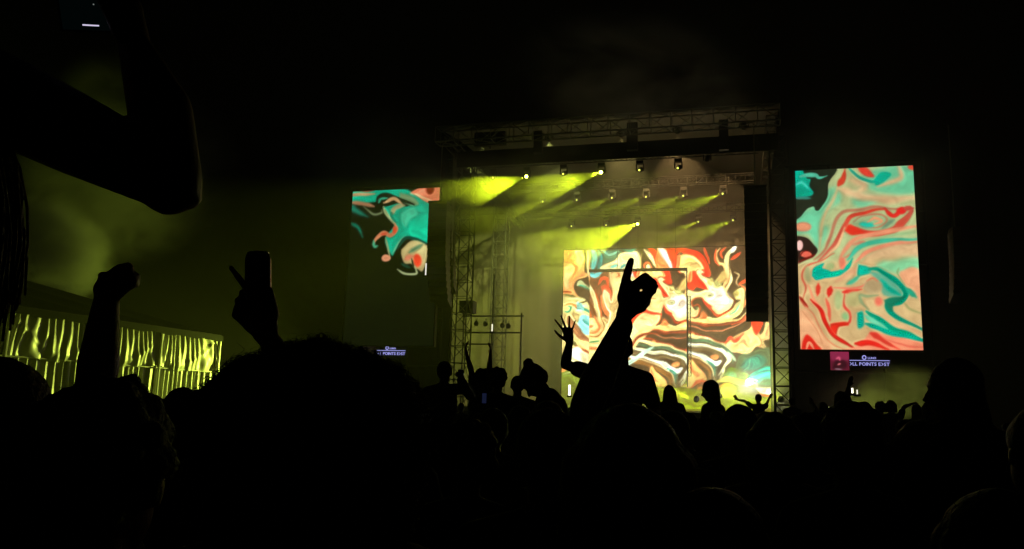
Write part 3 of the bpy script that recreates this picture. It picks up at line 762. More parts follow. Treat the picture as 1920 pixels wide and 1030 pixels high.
# ------------------------------------------------------------------ moving-head lamps
LAMPS = []
M_lens_hot = emis('lamp_lens_hot', (0.85, 1.0, 0.10), 60)
M_lens = emis('lamp_lens_soft', (0.80, 0.85, 0.12), 2.6)
def moving_head(px, py, v, aim, watt, ang, label, hot=False, col=(0.80, 1.0, 0.02), hang=True, lens=None, size=1.0, lr=1.0, group='moving-head lamps on the lighting trusses'):
    u, z = sp(px, py, v); p = st(u, v, z); d = (Vector(aim) - p).normalized()
    t = thing('moving_head_lamp', label, 'stage lamp', p, group)
    up = 1 if hang else -1; S = size
    build('base', MB().sbox(u - .2 * S, u + .2 * S, v - .16 * S, v + .16 * S, z + up * .42 * S - .09, z + up * .42 * S + .09), MT['black'], t)
    y = MB()
    for s_ in (-1, 1): y.sbox(u + s_ * .2 * S - .03, u + s_ * .2 * S + .03, v - .05, v + .05, z - .06 if hang else z - .34 * S, z + .34 * S if hang else z + .06)
    zb = z + up * .33 * S; y.sbox(u - .2 * S, u + .2 * S, v - .045, v + .045, zb - .02, zb + .02)
    build('yoke', y, MT['black'], t)
    hd = build('head', MB().lathe(p - d * .16 * S, d, ((.08 * S, -.12 * S), (.14 * S, -.05 * S), (.14 * S, .16 * S), (.125 * S, .25 * S)), 12), MT['black'], t)
    build('lens', MB().lathe(p + d * .095 * S, d, ((.11 * S * lr, 0), (.10 * S * lr, .02), (.05 * S * lr, .035)), 12), lens or (M_lens_hot if hot else M_lens), hd)
    if watt:
        L = bpy.data.lights.new('lamp_beam', 'SPOT'); L.energy = watt; L.color = col; L.spot_size = math.radians(ang); L.spot_blend = .2; L.shadow_soft_size = .05
        lo = bpy.data.objects.new('lamp_beam', L); C.objects.link(lo); lo.parent = t
        lo.location = d * .2 * S; lo.rotation_euler = d.to_track_quat('-Z', 'Y').to_euler()
        L.cycles.max_bounces = 1
    LAMPS.append((u, v, z)); return t
TENT = Vector((-12.5, 26, 3.0))
def along(px, py, v, slope, x2, Y):
    return at(x2, py + (px - x2) * slope, Y)
PW = 9500
rows = {
 1.0: [(925, 333, .3, 1), (988, 331, 3.2, 1), (1057, 326, .22, 0), (1128, 323, 3.4, 1), (1200, 319, .15, 0), (1272, 315, .7, 0)],
 8.0: [(1018, 378, .45, 0), (1082, 375, .25, 0), (1148, 371, .3, 0), (1212, 369, .35, 0), (1282, 367, .4, 0), (1356, 363, .8, 0)],
 13.0: [(1072, 424, .3, 0), (1137, 422, .2, 0), (1196, 420, 6.0, 1), (1310, 416, .4, 0), (1375, 413, .6, 0)],
}
names = {1.0: 'front truss', 8.0: 'middle truss', 13.0: 'rear truss'}
for v, lst in rows.items():
    for i, (px, py, k, hot) in enumerate(lst):
        n_ = len(lst); bright = k > 2
        lab = f"{'blazing yellow' if bright else 'dim yellow'} lamp, number {i + 1} of {n_} from the left along the {names[v]}"
        lab = lab.replace('number 1 of', 'first of').replace('number 2 of', 'second of').replace('number 3 of', 'third of').replace('number 4 of', 'fourth of').replace('number 5 of', 'fifth of').replace('number 6 of', 'last of')
        slope = {1.0: .30, 8.0: .36, 13.0: .42}[v]
        moving_head(px, py, v, along(px, py, v, slope, 250, 20), PW * (k if bright else k * 1.6), 12 if bright else 9, lab, hot=bright, lr=.8 if bright else .5)
    zz = sum(q[2] for q in LAMPS[-len(lst):]) / len(lst) + .95
    a_, b_ = uL + .6, uR - .6
    t2 = thing('lighting_truss', {1.0: 'lowest front lighting truss carrying the brightest beams', 8.0: 'middle lighting truss hung across the stage', 13.0: 'rear lighting truss just above the video wall'}[v], 'truss', st((a_ + b_) / 2, v, zz), 'lighting trusses over the stage')
    build('lattice', lattice(MB(), st(a_, v, zz), st(b_, v, zz), .5, r=.03, step=.6), MT['black'], t2)
    for q in (.1, .37, .63, .9):
        u = a_ + (b_ - a_) * q; build('hanging_chain', MB().tube([st(u, v, zz + .2), st(u, v, ztop - 1.6)], .015, 4), MT['steel'], t2)
# pale beam falling from the right of the front truss, added wash lamps, hidden from view, to light the back curtain
moving_head(1326, 300, 1.0, at(1300, 390, 44), 1500, 7, 'pale lamp at the right end of the front truss with a thin steep beam', col=(1, .9, .6), lens=MT['black'])
WASH = []
for px, py, col, k in ((905, 318, (.66, .75, .14), 1.0), (1030, 312, (.72, .74, .18), 1.0), (1165, 306, (.95, .72, .22), .9), (1270, 302, (1.0, .60, .22), .9), (1395, 296, (1.0, .58, .22), .7)):
    pyw = 268 - (px - 905) * .06
    moving_head(px, pyw, 3.0, st(sp(px, 400, 16)[0] + .5, 16.8, 5.5), 4300 * k, 66, f'dark wash lamp tucked up behind the roof border, {["leftmost", "second from the left", "third from the left", "fourth from the left", "rightmost"][len(WASH)]} of five', col=col, lens=MT['black'], size=1.2, group='wash lamps behind the roof border'); WASH.append(px)

# ------------------------------------------------------------------ video wall
uw0, _ = sp(1055, 600, VW); uw1, _ = sp(1443, 640, VW); zw1 = (sp(1100, 467, VW)[1] + sp(1380, 464, VW)[1]) / 2; zw0 = DECK + .15
M_main = screen_mat('video_wall_leds', 1.9)
t = thing('video_wall', 'glowing video wall of red and cream marbled swirls at the back of the stage', 'video screen', st((uw0 + uw1) / 2, VW, DECK))
build('cabinet', MB().sbox(uw0 - .08, uw1 + .08, VW + .06, VW + .35, zw0 - .1, zw1 + .08), MT['black'], t)
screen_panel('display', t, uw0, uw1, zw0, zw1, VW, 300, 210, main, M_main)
VI = 12.4
ui0, _ = sp(1105, 600, VI); ui1, _ = sp(1288, 600, VI); zi1 = sp(1200, 509, VI)[1]; zi0 = sp(1200, 724, VI)[1]
zi0 = max(zi0, DECK + .05)
t = thing('inner_screen', 'rectangular inner screen with dark top bar hung before the video wall', 'video screen', st((ui0 + ui1) / 2, VI, DECK))
build('cabinet', MB().sbox(ui0, ui1, VI + .05, VI + .25, zi0, zi1), MT['black'], t)
screen_panel('display', t, ui0, ui1 - .03, zi0, zi1 - .02, VI, 150, 170, inner, M_main)
build('top_bar', MB().sbox(ui0 - .05, ui1 + .05, VI - .2, VI + .3, zi1, zi1 + .17), MT['black'], t)
build('edge_post', MB().sbox(ui1 - .02, ui1 + .05, VI - .1, VI + .04, zi0, zi1), MT['black'], t)
for px in (1125, 1158, 1196, 1232, 1267):
    u = sp(px, 490, VI)[0]; build('hanging_cable', MB().tube([st(u, VI, zi1 + .15), st(u, VI, zw1 + 3.6)], .016, 4), MT['black'], t)
u, z = sp(1292, 556, VI - .4); _, z2 = sp(1292, 706, VI - .4)
t = thing('truss_ladder', 'narrow dark truss ladder hanging at the right edge of the inner screen', 'ladder', st(u, VI - .4, z2))
build('rungs', lattice(MB(), st(u, VI - .4, z2), st(u, VI - .4, z), .2, up=EV, r=.022, step=.28), MT['black'], t)
t.location.z = z2; 

# ------------------------------------------------------------------ side screens with their wings
M_side = screen_mat('side_screen_leds', 1.0)
def side_screen(u0, u1, z0, z1, pic, label, nu, nz):
    t = thing('side_screen', label, 'video screen', st((u0 + u1) / 2, 0, z0), 'portrait screens on both sides of the stage')
    build('cabinet', MB().sbox(u0 - .06, u1 + .06, .05, .4, z0 - .06, z1 + .06), MT['black'], t)
    screen_panel('display', t, u0, u1, z0, z1, 0, nu, nz, pic, M_side)
ur0 = (sp(1492, 318)[0] + sp(1500, 655)[0]) / 2; ur1 = (sp(1713, 312)[0] + sp(1730, 656)[0]) / 2
zr0 = (sp(1500, 655)[1] + sp(1730, 657)[1]) / 2; zr1 = (sp(1492, 320)[1] + sp(1713, 311)[1]) / 2
side_screen(ur0, ur1, zr0, zr1, right, 'tall right screen showing mint, peach and red marbled swirls', 200, 300)
ul0 = sp(658, 420)[0]; ul1 = ul0 + (ur1 - ur0)
zl1 = (sp(660, 359)[1] + sp(815, 353)[1]) / 2
side_screen(ul0, ul1, zl1 - (zr1 - zr0), zl1, left, 'left screen of teal and dark swirls, half hidden by a loudspeaker column', 170, 260)
print('SCREENS', ur0, ur1, zr0, zr1, ul0, ul1, zl1, 'wall', uw0, uw1, zw0, zw1, 'inner', ui0, ui1, zi0, zi1, 'roof', ztop, uL, uR)

def wing(u0, u1, top, label):
    t = thing('scrim_wing', label, 'scaffold wing', st((u0 + u1) / 2, .9, 0), 'black scrim wings behind the side screens')
    drape('scrim', u0, u1, 1.0, .02, top, MT['drape'], t, amp=.04, k=1.5, nu=80) if False else None
    d = MB(); nu, nz = 60, 8
    for j in range(nz + 1):
        for i in range(nu + 1): d.v.append(st(u0 + (u1 - u0) * i / nu, .95 + .05 * math.sin(i * .9) * math.sin(j * .8 + i * .2), .02 + (top - .02) * j / nz))
    d.f = [(j * (nu + 1) + i, j * (nu + 1) + i + 1, (j + 1) * (nu + 1) + i + 1, (j + 1) * (nu + 1) + i) for j in range(nz) for i in range(nu)]
    build('scrim', d, MT['drape'], t, smooth=True)
    for u in np.linspace(u0, u1, 4): build('standard', MB().tube([st(u, .75, 0.02), st(u, .75, top)], .06, 6), MT['black'], t)
    for z in np.linspace(1.2, top, 6): build('ledger', MB().tube([st(u0, .68, z), st(u1, .68, z)], .04, 6), MT['black'], t)
wing(ur0 - .5, ur1 + .6, zr1 + .5, 'black scrim scaffold wing behind the right screen')
wing(ul0 - .5, ul1 + .2, zr1 + .5, 'black scrim scaffold wing behind the left screen')

# ------------------------------------------------------------------ sponsor sign and small picture below each side screen
M_sign = emis('sign_letters_blue_white', (0.42, 0.42, 1.0), 0.8)
M_signbg = mat('sign_banner_navy', (0.006, 0.006, 0.02), 0.8, var=0.3)
def text_mesh(s, size, bold=0.0):
    c = bpy.data.curves.new('txt', 'FONT'); c.body = s; c.size = size; c.offset = bold; c.extrude = .012; c.align_x = 'LEFT'; c.resolution_u = 3
    o = bpy.data.objects.new('txt', c); C.objects.link(o); bpy.context.view_layer.update()
    me = bpy.data.meshes.new_from_object(o.evaluated_get(bpy.context.evaluated_depsgraph_get())); bpy.data.objects.remove(o); return me
def letters(segs, u, v, z, wtot, size):
    """segs: words; '>' draws the sideways-triangle letter A of the festival wordmark; returns MB in stage plane"""
    mb = MB(); x = 0.0; polys = []
    for ch in segs:
        if ch == ' ': x += size * .32; continue
        if ch == '>':
            h = size * .7; k = size * .12
            polys.append((x, [(0, h), (k * 1.3, h), (h * .75, h * .5), (k * 1.3, 0), (0, 0), (h * .75 - k * 1.7, h * .5)])); x += h * .75 + size * .08; continue
        me = text_mesh(ch, size, size * .022); vs = [q.co.copy() for q in me.vertices]; wmax = max(q.x for q in vs); wmin = min(q.x for q in vs)
        mb.add([Vector((q.x - wmin + x, q.z, q.y)) for q in vs], [tuple(p.vertices) for p in me.polygons]); x += wmax - wmin + size * .08
    for x0, P in polys:
        n = len(P); mb.add([Vector((x0 + a, -.01, b)) for a, b in P] + [Vector((x0 + a, .01, b)) for a, b in P],
                           [(1, 0, 5, 2), (5, 4, 3, 2), (n + 2, n + 5, n, n + 1), (n + 2, n + 3, n + 4, n + 5)] + [(i, (i + 1) % n, (i + 1) % n + n, i + n) for i in range(n)])
    s = wtot / x
    mb.v = [st(u + q.x * s, v + q.y, z + q.z * (s if abs(s - 1) < .5 else 1)) for q in mb.v]
    return mb
def sign(dx_u, dz, label, lab2):
    uA, zA = sp(1594, 685); uB, _ = sp(1670, 687); u0 = uA + dx_u; W = uB - uA
    z0 = zA + dz; v = .15
    t = thing('festival_sign', label, 'sign', st(u0 + W / 2, v, z0), 'lit wordmark signs below the side screens')
    build('banner', MB().sbox(u0 - .12, u0 + W + .12, v + .03, v + .09, z0 - .15, z0 + .62), M_signbg, t)
    build('wordmark', letters('>LL POINTS E>ST', u0, v, z0, W, .27), M_sign, t)
    build('underline', MB().sbox(u0, u0 + W, v - .01, v + .01, z0 + .235, z0 + .27), M_sign, t)
    mb = letters('LUNO', u0 + W * .46, v, z0 + .33, W * .21, .19); build('sponsor_name', mb, M_sign, t)
    c = (u0 + W * .37, z0 + .40); r = MB()
    for i in range(20):
        a0, a1 = 2 * PI * i / 20, 2 * PI * (i + 1) / 20
        r.add([st(c[0] + R_ * math.cos(q) * (1 if R_ > .06 else .9), v, c[1] + R_ * 1.15 * math.sin(q)) for R_, q in ((.105, a0), (.105, a1), (.058, a1), (.058, a0))], [(0, 1, 2, 3)])
    build('ring_logo', r, M_sign, t)
    # small pink picture screen
    ua, za = sp(1558, 694); ub, zb = sp(1592, 657); ua += dx_u; ub += dx_u; za += dz; zb += dz
    t = thing('picture_panel', lab2, 'small screen', st((ua + ub) / 2, .12, za), 'small picture panels below the side screens')
    build('casing', MB().sbox(ua - .04, ub + .04, .17, .28, za - .03, zb - .02), MT['black'], t)
    screen_panel('display', t, ua, ub, za, zb - .07, .15, 30, 32, pink if dx_u == 0 else Dark, M_side)
pink = Paint(1550, 650, 1600, 700, 2, (96, 26, 44)); a = pink
a.poly([(1556, 654), (1596, 654), (1590, 676), (1560, 676)], (140, 40, 72), 2)
a.poly([(1566, 676), (1584, 676), (1586, 690), (1562, 692)], (60, 20, 28), 2)
a.stroke([(1568, 673), (1573, 671), (1575, 676)], 4, (220, 90, 120), 1); a.stroke([(1571, 684), (1576, 682)], 3, (225, 110, 120), 1)
a.stroke([(1566, 692), (1578, 693)], 2.5, (150, 120, 130), 1)
Dark = Paint(600, 600, 760, 720, 1, (16, 8, 12))
sign(0, 0, 'blue-white lit festival name sign under the right screen', 'small pink picture panel hanging under the right screen')
duL = sp(703, 663)[0] - sp(1594, 685)[0]; dzL = sp(703, 665)[1] - sp(1594, 685)[1]
sign(duL, dzL, 'blue-white lit festival name sign mostly hidden behind curly hair', 'dark picture panel under the left screen, hidden by curly hair')

# ------------------------------------------------------------------ line arrays
def line_array(px0, px1, py0, py1, v, n, label, curve=0.0, depth=.8):
    u0, z1 = sp(px0, py0, v); u1, _ = sp(px1, py0, v); z0 = sp((px0 + px1) / 2, py1, v)[1]
    cu = (u0 + u1) / 2; w_ = u1 - u0; h = (z1 - z0) / n
    t = thing('line_array', label, 'loudspeaker column', st(cu, v, z1), 'hanging loudspeaker columns beside the stage')
    build('bumper', MB().sbox(cu - w_ / 2, cu + w_ / 2, v - .1, v + depth * .8, z1, z1 + .14), MT['black'], t)
    build('chain', MB().tube([st(cu, v + .3, z1 + .1), st(cu, v + .3, min(ztop - .9, z1 + 5.5))], .03, 5), MT['steel'], t)
    for i in range(n):
        q = i / (n - 1); ang = -curve * q * q; zc = z1 - h * (i + .5); vc = v + curve * 1.6 * q ** 3
        ax = EU; ay = (EV * math.cos(ang) + Vector((0, 0, math.sin(ang)))); az = ax.cross(ay) * -1 if ax.cross(ay).z < 0 else ax.cross(ay)
        c = st(cu, vc + depth / 2, zc)
        bx = build('speaker_cabinet', MB().box(c, ax * w_, ay * depth, az * (h * .93)), MT['boxes'], t)
        build('grille', MB().box(c - ay * (depth / 2 + .012), ax * (w_ * .94), ay * .02, az * (h * .78)), MT['grille'], bx)
line_array(804, 838, 382, 566, -1.0, 15, 'long loudspeaker column hanging in front of the left screen edge', .5)
line_array(1395, 1437, 354, 592, -1.0, 16, 'loudspeaker column hanging at the right edge of the stage opening', .5)
line_array(1786, 1801, 431, 556, -.5, 12, 'slim loudspeaker column far right beyond the right screen', .35, 1.0)
line_array(841, 850, 300, 540, 2.4, 18, 'narrow pale loudspeaker column beside the near left tower', .6)

# ------------------------------------------------------------------ small lights low on the stage
M_white = emis('strobe_white', (1.0, 0.97, 0.80), 30)
M_warm = emis('blinder_white', (1.0, 0.95, 0.7), 3.5)
def tube_light(px, y0, y1, v, label, w_=.09, m_=None, s=None):
    u, z1 = sp(px, y0, v); _, z0 = sp(px, y1, v)
    t = thing('light_tube', label, 'light', st(u, v, z0))
    build('glowing_tube', MB().tube([st(u, v, z0 + .1), st(u, v, z1)], w_ / 2, 8), m_ or M_warm, t)
    build('foot', MB().sbox(u - .12, u + .12, v - .12, v + .12, z0, z0 + .1), MT['black'], t)
    return t
tube_light(1068, 722, 745, 2.0, 'white upright light tube at the front left of the stage', .12)
tube_light(923, 608, 625, 3.3, 'white lit tube hanging on the scaffold bay rail', .07, emis('tube_rail', (1, .95, .7), 1.3))
tube_light(799, 494, 520, -1.3, 'thin white strip at the lower edge of the left loudspeaker column', .07, emis('strip_white', (1, .95, .85), 1.0))
tube_light(1598, 728, 742, -6, 'upright bright white tube standing among the crowd before the right wing', .07)
tube_light(1607, 731, 744, -6.3, 'shorter white tube just right of the upright bright tube', .05, emis('tube_dim', (1, .95, .8), 1.2))
tube_light(1600, 752, 768, -6.6, 'white tube low behind dark heads before the right wing', .06, emis('tube_dim2', (1, .95, .85), 1.6))
def flood(px, py, v, size, m_, label, watt=0, aim=None, ang=60, col=(1, 1, 1)):
    u, z = sp(px, py, v); p = st(u, v, z); d = (Vector(aim) - p).normalized() if aim else -EV
    t = thing('flood_lamp', label, 'light', p)
    build('housing', MB().lathe(p - d * size * .5, d, ((size * .3, 0), (size * .5, size * .2), (size * .52, size * .45)), 14), MT['black'], t)
    build('lens', MB().lathe(p - d * size * .04, d, ((size * .48, 0), (size * .42, size * .05), (size * .2, size * .08)), 14), m_, t)
    if watt:
        L = bpy.data.lights.new('lamp_beam', 'SPOT'); L.energy = watt; L.color = col; L.spot_size = math.radians(ang); L.spot_blend = .5; L.shadow_soft_size = .06
        lo = bpy.data.objects.new('lamp_beam', L); C.objects.link(lo); lo.parent = t; lo.location = d * size * .2; lo.rotation_euler = d.to_track_quat('-Z', 'Y').to_euler()
    return t
flood(1405, 716, 9.0, .38, M_white, 'blinding white strobe low on the stage at the right of the video wall', 650, at(1405, 700, 20), 150, (1, .98, .75))
flood(1464, 749, 3.0, .34, emis('lime_dot', (.9, 1, .45), 5), 'small round yellow lamp on the stage right of the video wall', 1600, at(1380, 700, 60), 40, (.8, 1, .05))
flood(1515, 751, 3.0, .22, emis('lime_dot2', (.9, 1, .3), 4), 'smaller yellow lamp right of the small round one', 2500, at(1420, 690, 60), 30, (.8, 1, .05))
flood(1441, 735, 8.0, .3, emis('floor_white', (1, .95, .8), 4), 'white floor lamp at the right corner of the video wall')
flood(1304, 748, 7.0, .4, emis('lime_floor', (.85, 1, .15), 4), 'lime floor lamp in the middle of the stage behind the crowd', 6000, at(1180, 712, 53), 24, (.78, 1, .02))
flood(1110, 742, 7.0, .35, emis('lime_floor2', (.85, 1, .15), 3), 'lime floor lamp at the left foot of the video wall', 600, at(1180, 700, 60), 60, (.78, 1, .02))
flood(1350, 742, 9.0, .35, emis('lime_floor3', (.85, 1, .15), 3), 'lime floor lamp behind the long-haired rider', 4000, at(1440, 700, 56), 60, (.78, 1, .02))
flood(1480, 700, 14.0, .35, MT['black'], 'side lamp sending lime light across the stage corner', 1200, at(1500, 745, 40), 60, (.78, 1, .02))  # added lamp with a dark lens, brightens smoke at the stage corner
flood(1556, 768, -2.0, .3, emis('added_lime_lens', (.85, 1, .3), 1.0), 'dim yellow lamp low behind heads left of the dark right wing', 900, at(1680, 735, 37), 60, (.8, .95, .12))  # lamp added to light the low smoke behind the right-hand crowd
for px, py, s_, l in ((430, 690, .55, 'small white floodlight far off beside the marquee corner'), (450, 692, .95, 'larger white floodlight far off between marquee and curly hair'), (459, 689, .4, 'faint white floodlight closest to the curly hair')):
    p = at(px, py, 62); t = thing('distant_floodlight', l, 'light', (p.x, p.y, 0))
    build('mast', MB().tube([(p.x, p.y, .02), (p.x, p.y, p.z)], .06, 6), MT['steel'], t)
    build('lens', MB().ell(p, Vector((s_ * .5, 0, 0)), Vector((0, .1, 0)), Vector((0, 0, s_ * .28)), 12, 8), emis('far_flood', (1, .95, .95), 1.6), t)

for i, (px, py) in enumerate(((893, 606), (910, 607), (942, 610), (953, 611))):
    u, z = sp(px, py, 3.3); p = st(u, 3.3, z); t = thing('par_lamp', f'small dark lamp clamped to the scaffold bay rail, {["first", "second", "third", "fourth"][i]} from the left', 'stage lamp', p, 'small lamps on the scaffold bay')
    d = (EU * .3 - EV + Vector((0, 0, -.4))).normalized()
    build('can', MB().lathe(p - d * .2, d, ((.08, 0), (.13, .08), (.15, .36)), 12), MT['steel'], t)
    build('clamp', MB().tube([p, st(u, 3.45, z + .32)], .025, 6), MT['steel'], t)

# ------------------------------------------------------------------ marquee at the left
EH = 4.0
UPW = 330
def at_z(px, py, z):
    d = ray(px, py); return CAM + d * ((z - CAM.z) / d.z)
C1 = at_z(408, 632, EH); C1.z = 0
C0 = at_z(-60, 566, EH); C0.z = 0
WD = (C0 - C1); WL = WD.length; WD.normalize()      # wall runs towards the camera
IN = Vector((WD.y, -WD.x, 0)); IN = IN if IN.x < 0 else -IN
print('TENT', C1, C0, WL, IN)
t = thing('marquee', 'long white marquee lit lime, with pleated walls and dark gable roof', 'tent', C1)
def wp(s, z, out=0.0): return C1 + WD * s - IN * out + Vector((0, 0, z))
# bay edges from the posts seen in the photograph
edges = [0.0]
for px in (301, 166, 10):
    d = ray(px, 600); n_ = IN; tt = (C1 - CAM).dot(n_) / d.dot(n_); p = CAM + d * tt; edges.append((p - C1).dot(WD))
edges.append(WL + .5)
ztp = EH - .05
rr = random.Random(3)
for b in range(len(edges) - 1):
    s0, s1 = edges[b], edges[b + 1]; W_ = s1 - s0
    wall = MB(); nu, nz = 150, 26; ph = rr.random() * 6; zm = EH - 1.30
    pl = [(rr.uniform(.6, 1.3), rr.uniform(0, 6)) for _ in range(4)]
    for j in range(nz + 1):
        for i in range(nu + 1):
            s = s0 + .04 + (W_ - .08) * i / nu; q = j / nz; z = .05 + (zm - .05) * q
            o_ = .095 * math.sin(s * 24 + 2.4 * math.sin(s * 2.3 + ph) + .5 * math.sin(q * 4 + s)) + .03 * math.sin(s * 41 + ph + q * 2)
            wall.v.append(wp(s, z, -.03 + o_ * .5 * (.75 + .25 * (1 - q))))
    wall.f = [(j * (nu + 1) + i, j * (nu + 1) + i + 1, (j + 1) * (nu + 1) + i + 1, (j + 1) * (nu + 1) + i) for j in range(nz) for i in range(nu)]
    build('wall_curtain', wall, MT['pvc'], t, smooth=True)
    # swagged valance: tight gathers at the top, sagging folds that drop to the bottom hem
    val = MB(); nz = 40
    sag = [(.28 + rr.uniform(-.1, .1), .55), (.72 + rr.uniform(-.1, .1), .75)]
    for j in range(nz + 1):
        for i in range(nu + 1):
            x = i / nu; s = s0 + .03 + (W_ - .06) * x; q = j / nz
            zt = EH - .12; droop = (.10 + .22 * math.sin(PI * x) ** .8); z = zt - (1.16 + .10 * math.sin(PI * x) + .04 * math.sin(x * 9 + ph)) * q
            cx_ = .5 + .22 * math.sin(ph)
            gather = .034 * math.sin(s * 25 + 2.6 * math.sin(s * 2.3 + ph) + 1.5 * math.sin(s * 5.1) - 9 * q * (x - cx_)) * (1 - .6 * q) + .028 * math.exp(-((q - (.86 - 1.9 * (x - cx_) ** 2)) / .09) ** 2)
            fold = .055 * math.sin(s * 7 + ph + 6.5 * q * (1 if x > cx_ else -1) * abs(x - cx_) ** .3) * q * (.4 + .6 * abs(math.sin(s * 1.3 + ph)))
            val.v.append(wp(s, z, .07 + gather + fold + .05 * math.sin(PI * q) * math.sin(PI * x)))
    val.f = [(j * (nu + 1) + i, j * (nu + 1) + i + 1, (j + 1) * (nu + 1) + i + 1, (j + 1) * (nu + 1) + i) for j in range(nz) for i in range(nu)]
    build('valance', val, MT['pvc'], t, smooth=True)
for k, s in enumerate(edges[:-1]):
    build('post', MB().tube([wp(s, .02, .14), wp(s, EH, .14)], .05, 8), MT['frame'], t)
build('corner_pole', MB().tube([wp(-.5, .02, .02), wp(-.02, EH - 1.25, .16)], .045, 8), MT['frame'], t)
build('eave_rail', MB().tube([wp(-.03, EH + .02, .12), wp(WL + .5, EH + .02, .12)], .06, 8), MT['black'], t)
build('mid_rail', MB().tube([wp(0, EH - 1.34, .05), wp(WL + .5, EH - 1.34, .05)], .022, 6), MT['frame'], t)
hm = MB(); n_ = 60
for i in range(n_ + 1):
    s = -.08 + (WL + .6) * i / n_; hm.v += [wp(s, EH + .04, .20), wp(s, EH - .17 - .03 * math.sin(s * 5), .22)]
hm.f = [(2 * i, 2 * i + 2, 2 * i + 3, 2 * i + 1) for i in range(n_)]
build('roof_hem', hm, MT['pvcroof'], t)
RDG = at_z(84, 530, 6.6); run = (RDG - C1).dot(IN); RZ = 6.6
print('TENT ridge run', run, 'offset along wall', (RDG - C1).dot(WD))
for side in (0, 1):
    rf = MB(); nu, nv = 40, 14
    for j in range(nv + 1):
        for i in range(nu + 1):
            q = j / nv; s = -.06 + (WL + .6) * i / nu
            bay = abs(math.sin(PI * i / nu * 4)); sagz = -.10 * bay * math.sin(PI * q)
            inn = run * q if side == 0 else run * (2 - q)
            p = C1 + WD * s + IN * (inn - (.14 if side == 0 else -.14) * (1 - q)); p.z = EH + .02 + (RZ - EH) * q + sagz
            rf.v.append(p)
    rf.f = [(j * (nu + 1) + i, j * (nu + 1) + i + 1, (j + 1) * (nu + 1) + i + 1, (j + 1) * (nu + 1) + i) for j in range(nv) for i in range(nu)]
    build('roof_slope', rf, MT['pvcroof'], t, smooth=True)
gb = MB()
P = [C1 + Vector((0, 0, .05)), C1 + IN * 2 * run + Vector((0, 0, .05)), C1 + IN * 2 * run + Vector((0, 0, EH)), C1 + IN * run + Vector((0, 0, RZ - .05)), C1 + Vector((0, 0, EH))]
gb.add(P, [(0, 1, 2, 3, 4)]); build('gable_wall', gb, MT['pvcroof'], t)

# added lime floods that light the marquee side and the smoke
def side_flood(px, py, v, aim, watt, ang, label, col=(.80, 1.0, .10)):
    u, z = sp(px, py, v); p = st(u, v, z); d = (Vector(aim) - p).normalized()
    t = thing('side_flood_lamp', label, 'stage lamp', p, 'lime flood lamps at the left of the stage')
    build('housing', MB().lathe(p - d * .35, d, ((.12, 0), (.2, .1), (.2, .33)), 12), MT['black'], t)
    build('bracket', MB().tube([p, st(u + .5, v + .2, z)], .03, 6), MT['black'], t)
    L = bpy.data.lights.new('lamp_beam', 'SPOT'); L.energy = watt; L.color = col; L.spot_size = math.radians(ang); L.spot_blend = .6; L.shadow_soft_size = .08
    lo = bpy.data.objects.new('lamp_beam', L); C.objects.link(lo); lo.parent = t; lo.location = d * .05; lo.rotation_euler = d.to_track_quat('-Z', 'Y').to_euler()
pl = at(640, 692, 34); dl = (wp(WL * .40, 2.3) - pl).normalized()
t = thing('added_flood_stand', 'lime flood lamp on a pole standing in the crowd behind the curly hair', 'flood lamp', (pl.x, pl.y, 0))  # stand added out of sight to light the marquee and the smoke
build('pole', MB().tube([(pl.x, pl.y, .02), (pl.x, pl.y, pl.z - .2)], .035, 8), MT['black'], t)
build('foot', MB().tube([(pl.x, pl.y, .02), (pl.x, pl.y, .08)], [.35, .30], 12), MT['black'], t)
build('housing', MB().lathe(pl - dl * .32, dl, ((.10, 0), (.18, .1), (.18, .30)), 12), MT['black'], t)
L = bpy.data.lights.new('lamp_beam', 'SPOT'); L.energy = 5600; L.color = (.80, 1.0, .10); L.spot_size = math.radians(52); L.spot_blend = .6; L.shadow_soft_size = .08
lo = bpy.data.objects.new('lamp_beam', L); C.objects.link(lo); lo.parent = t; lo.location = pl + dl * .03 - Vector((pl.x, pl.y, 0)); lo.rotation_euler = dl.to_track_quat('-Z', 'Y').to_euler()
dl = (at(120, 385, 41) - pl).normalized(); ph2 = pl - Vector((0, 0, .45))
build('housing', MB().lathe(ph2 - dl * .32, dl, ((.10, 0), (.18, .1), (.18, .30)), 12), MT['black'], t)
L = bpy.data.lights.new('lamp_beam', 'SPOT'); L.energy = 12000; L.color = (.76, 1.0, .08); L.spot_size = math.radians(46); L.spot_blend = .8; L.shadow_soft_size = .08
lo = bpy.data.objects.new('lamp_beam', L); C.objects.link(lo); lo.parent = t; lo.location = ph2 + dl * .03 - Vector((pl.x, pl.y, 0)); lo.rotation_euler = dl.to_track_quat('-Z', 'Y').to_euler()

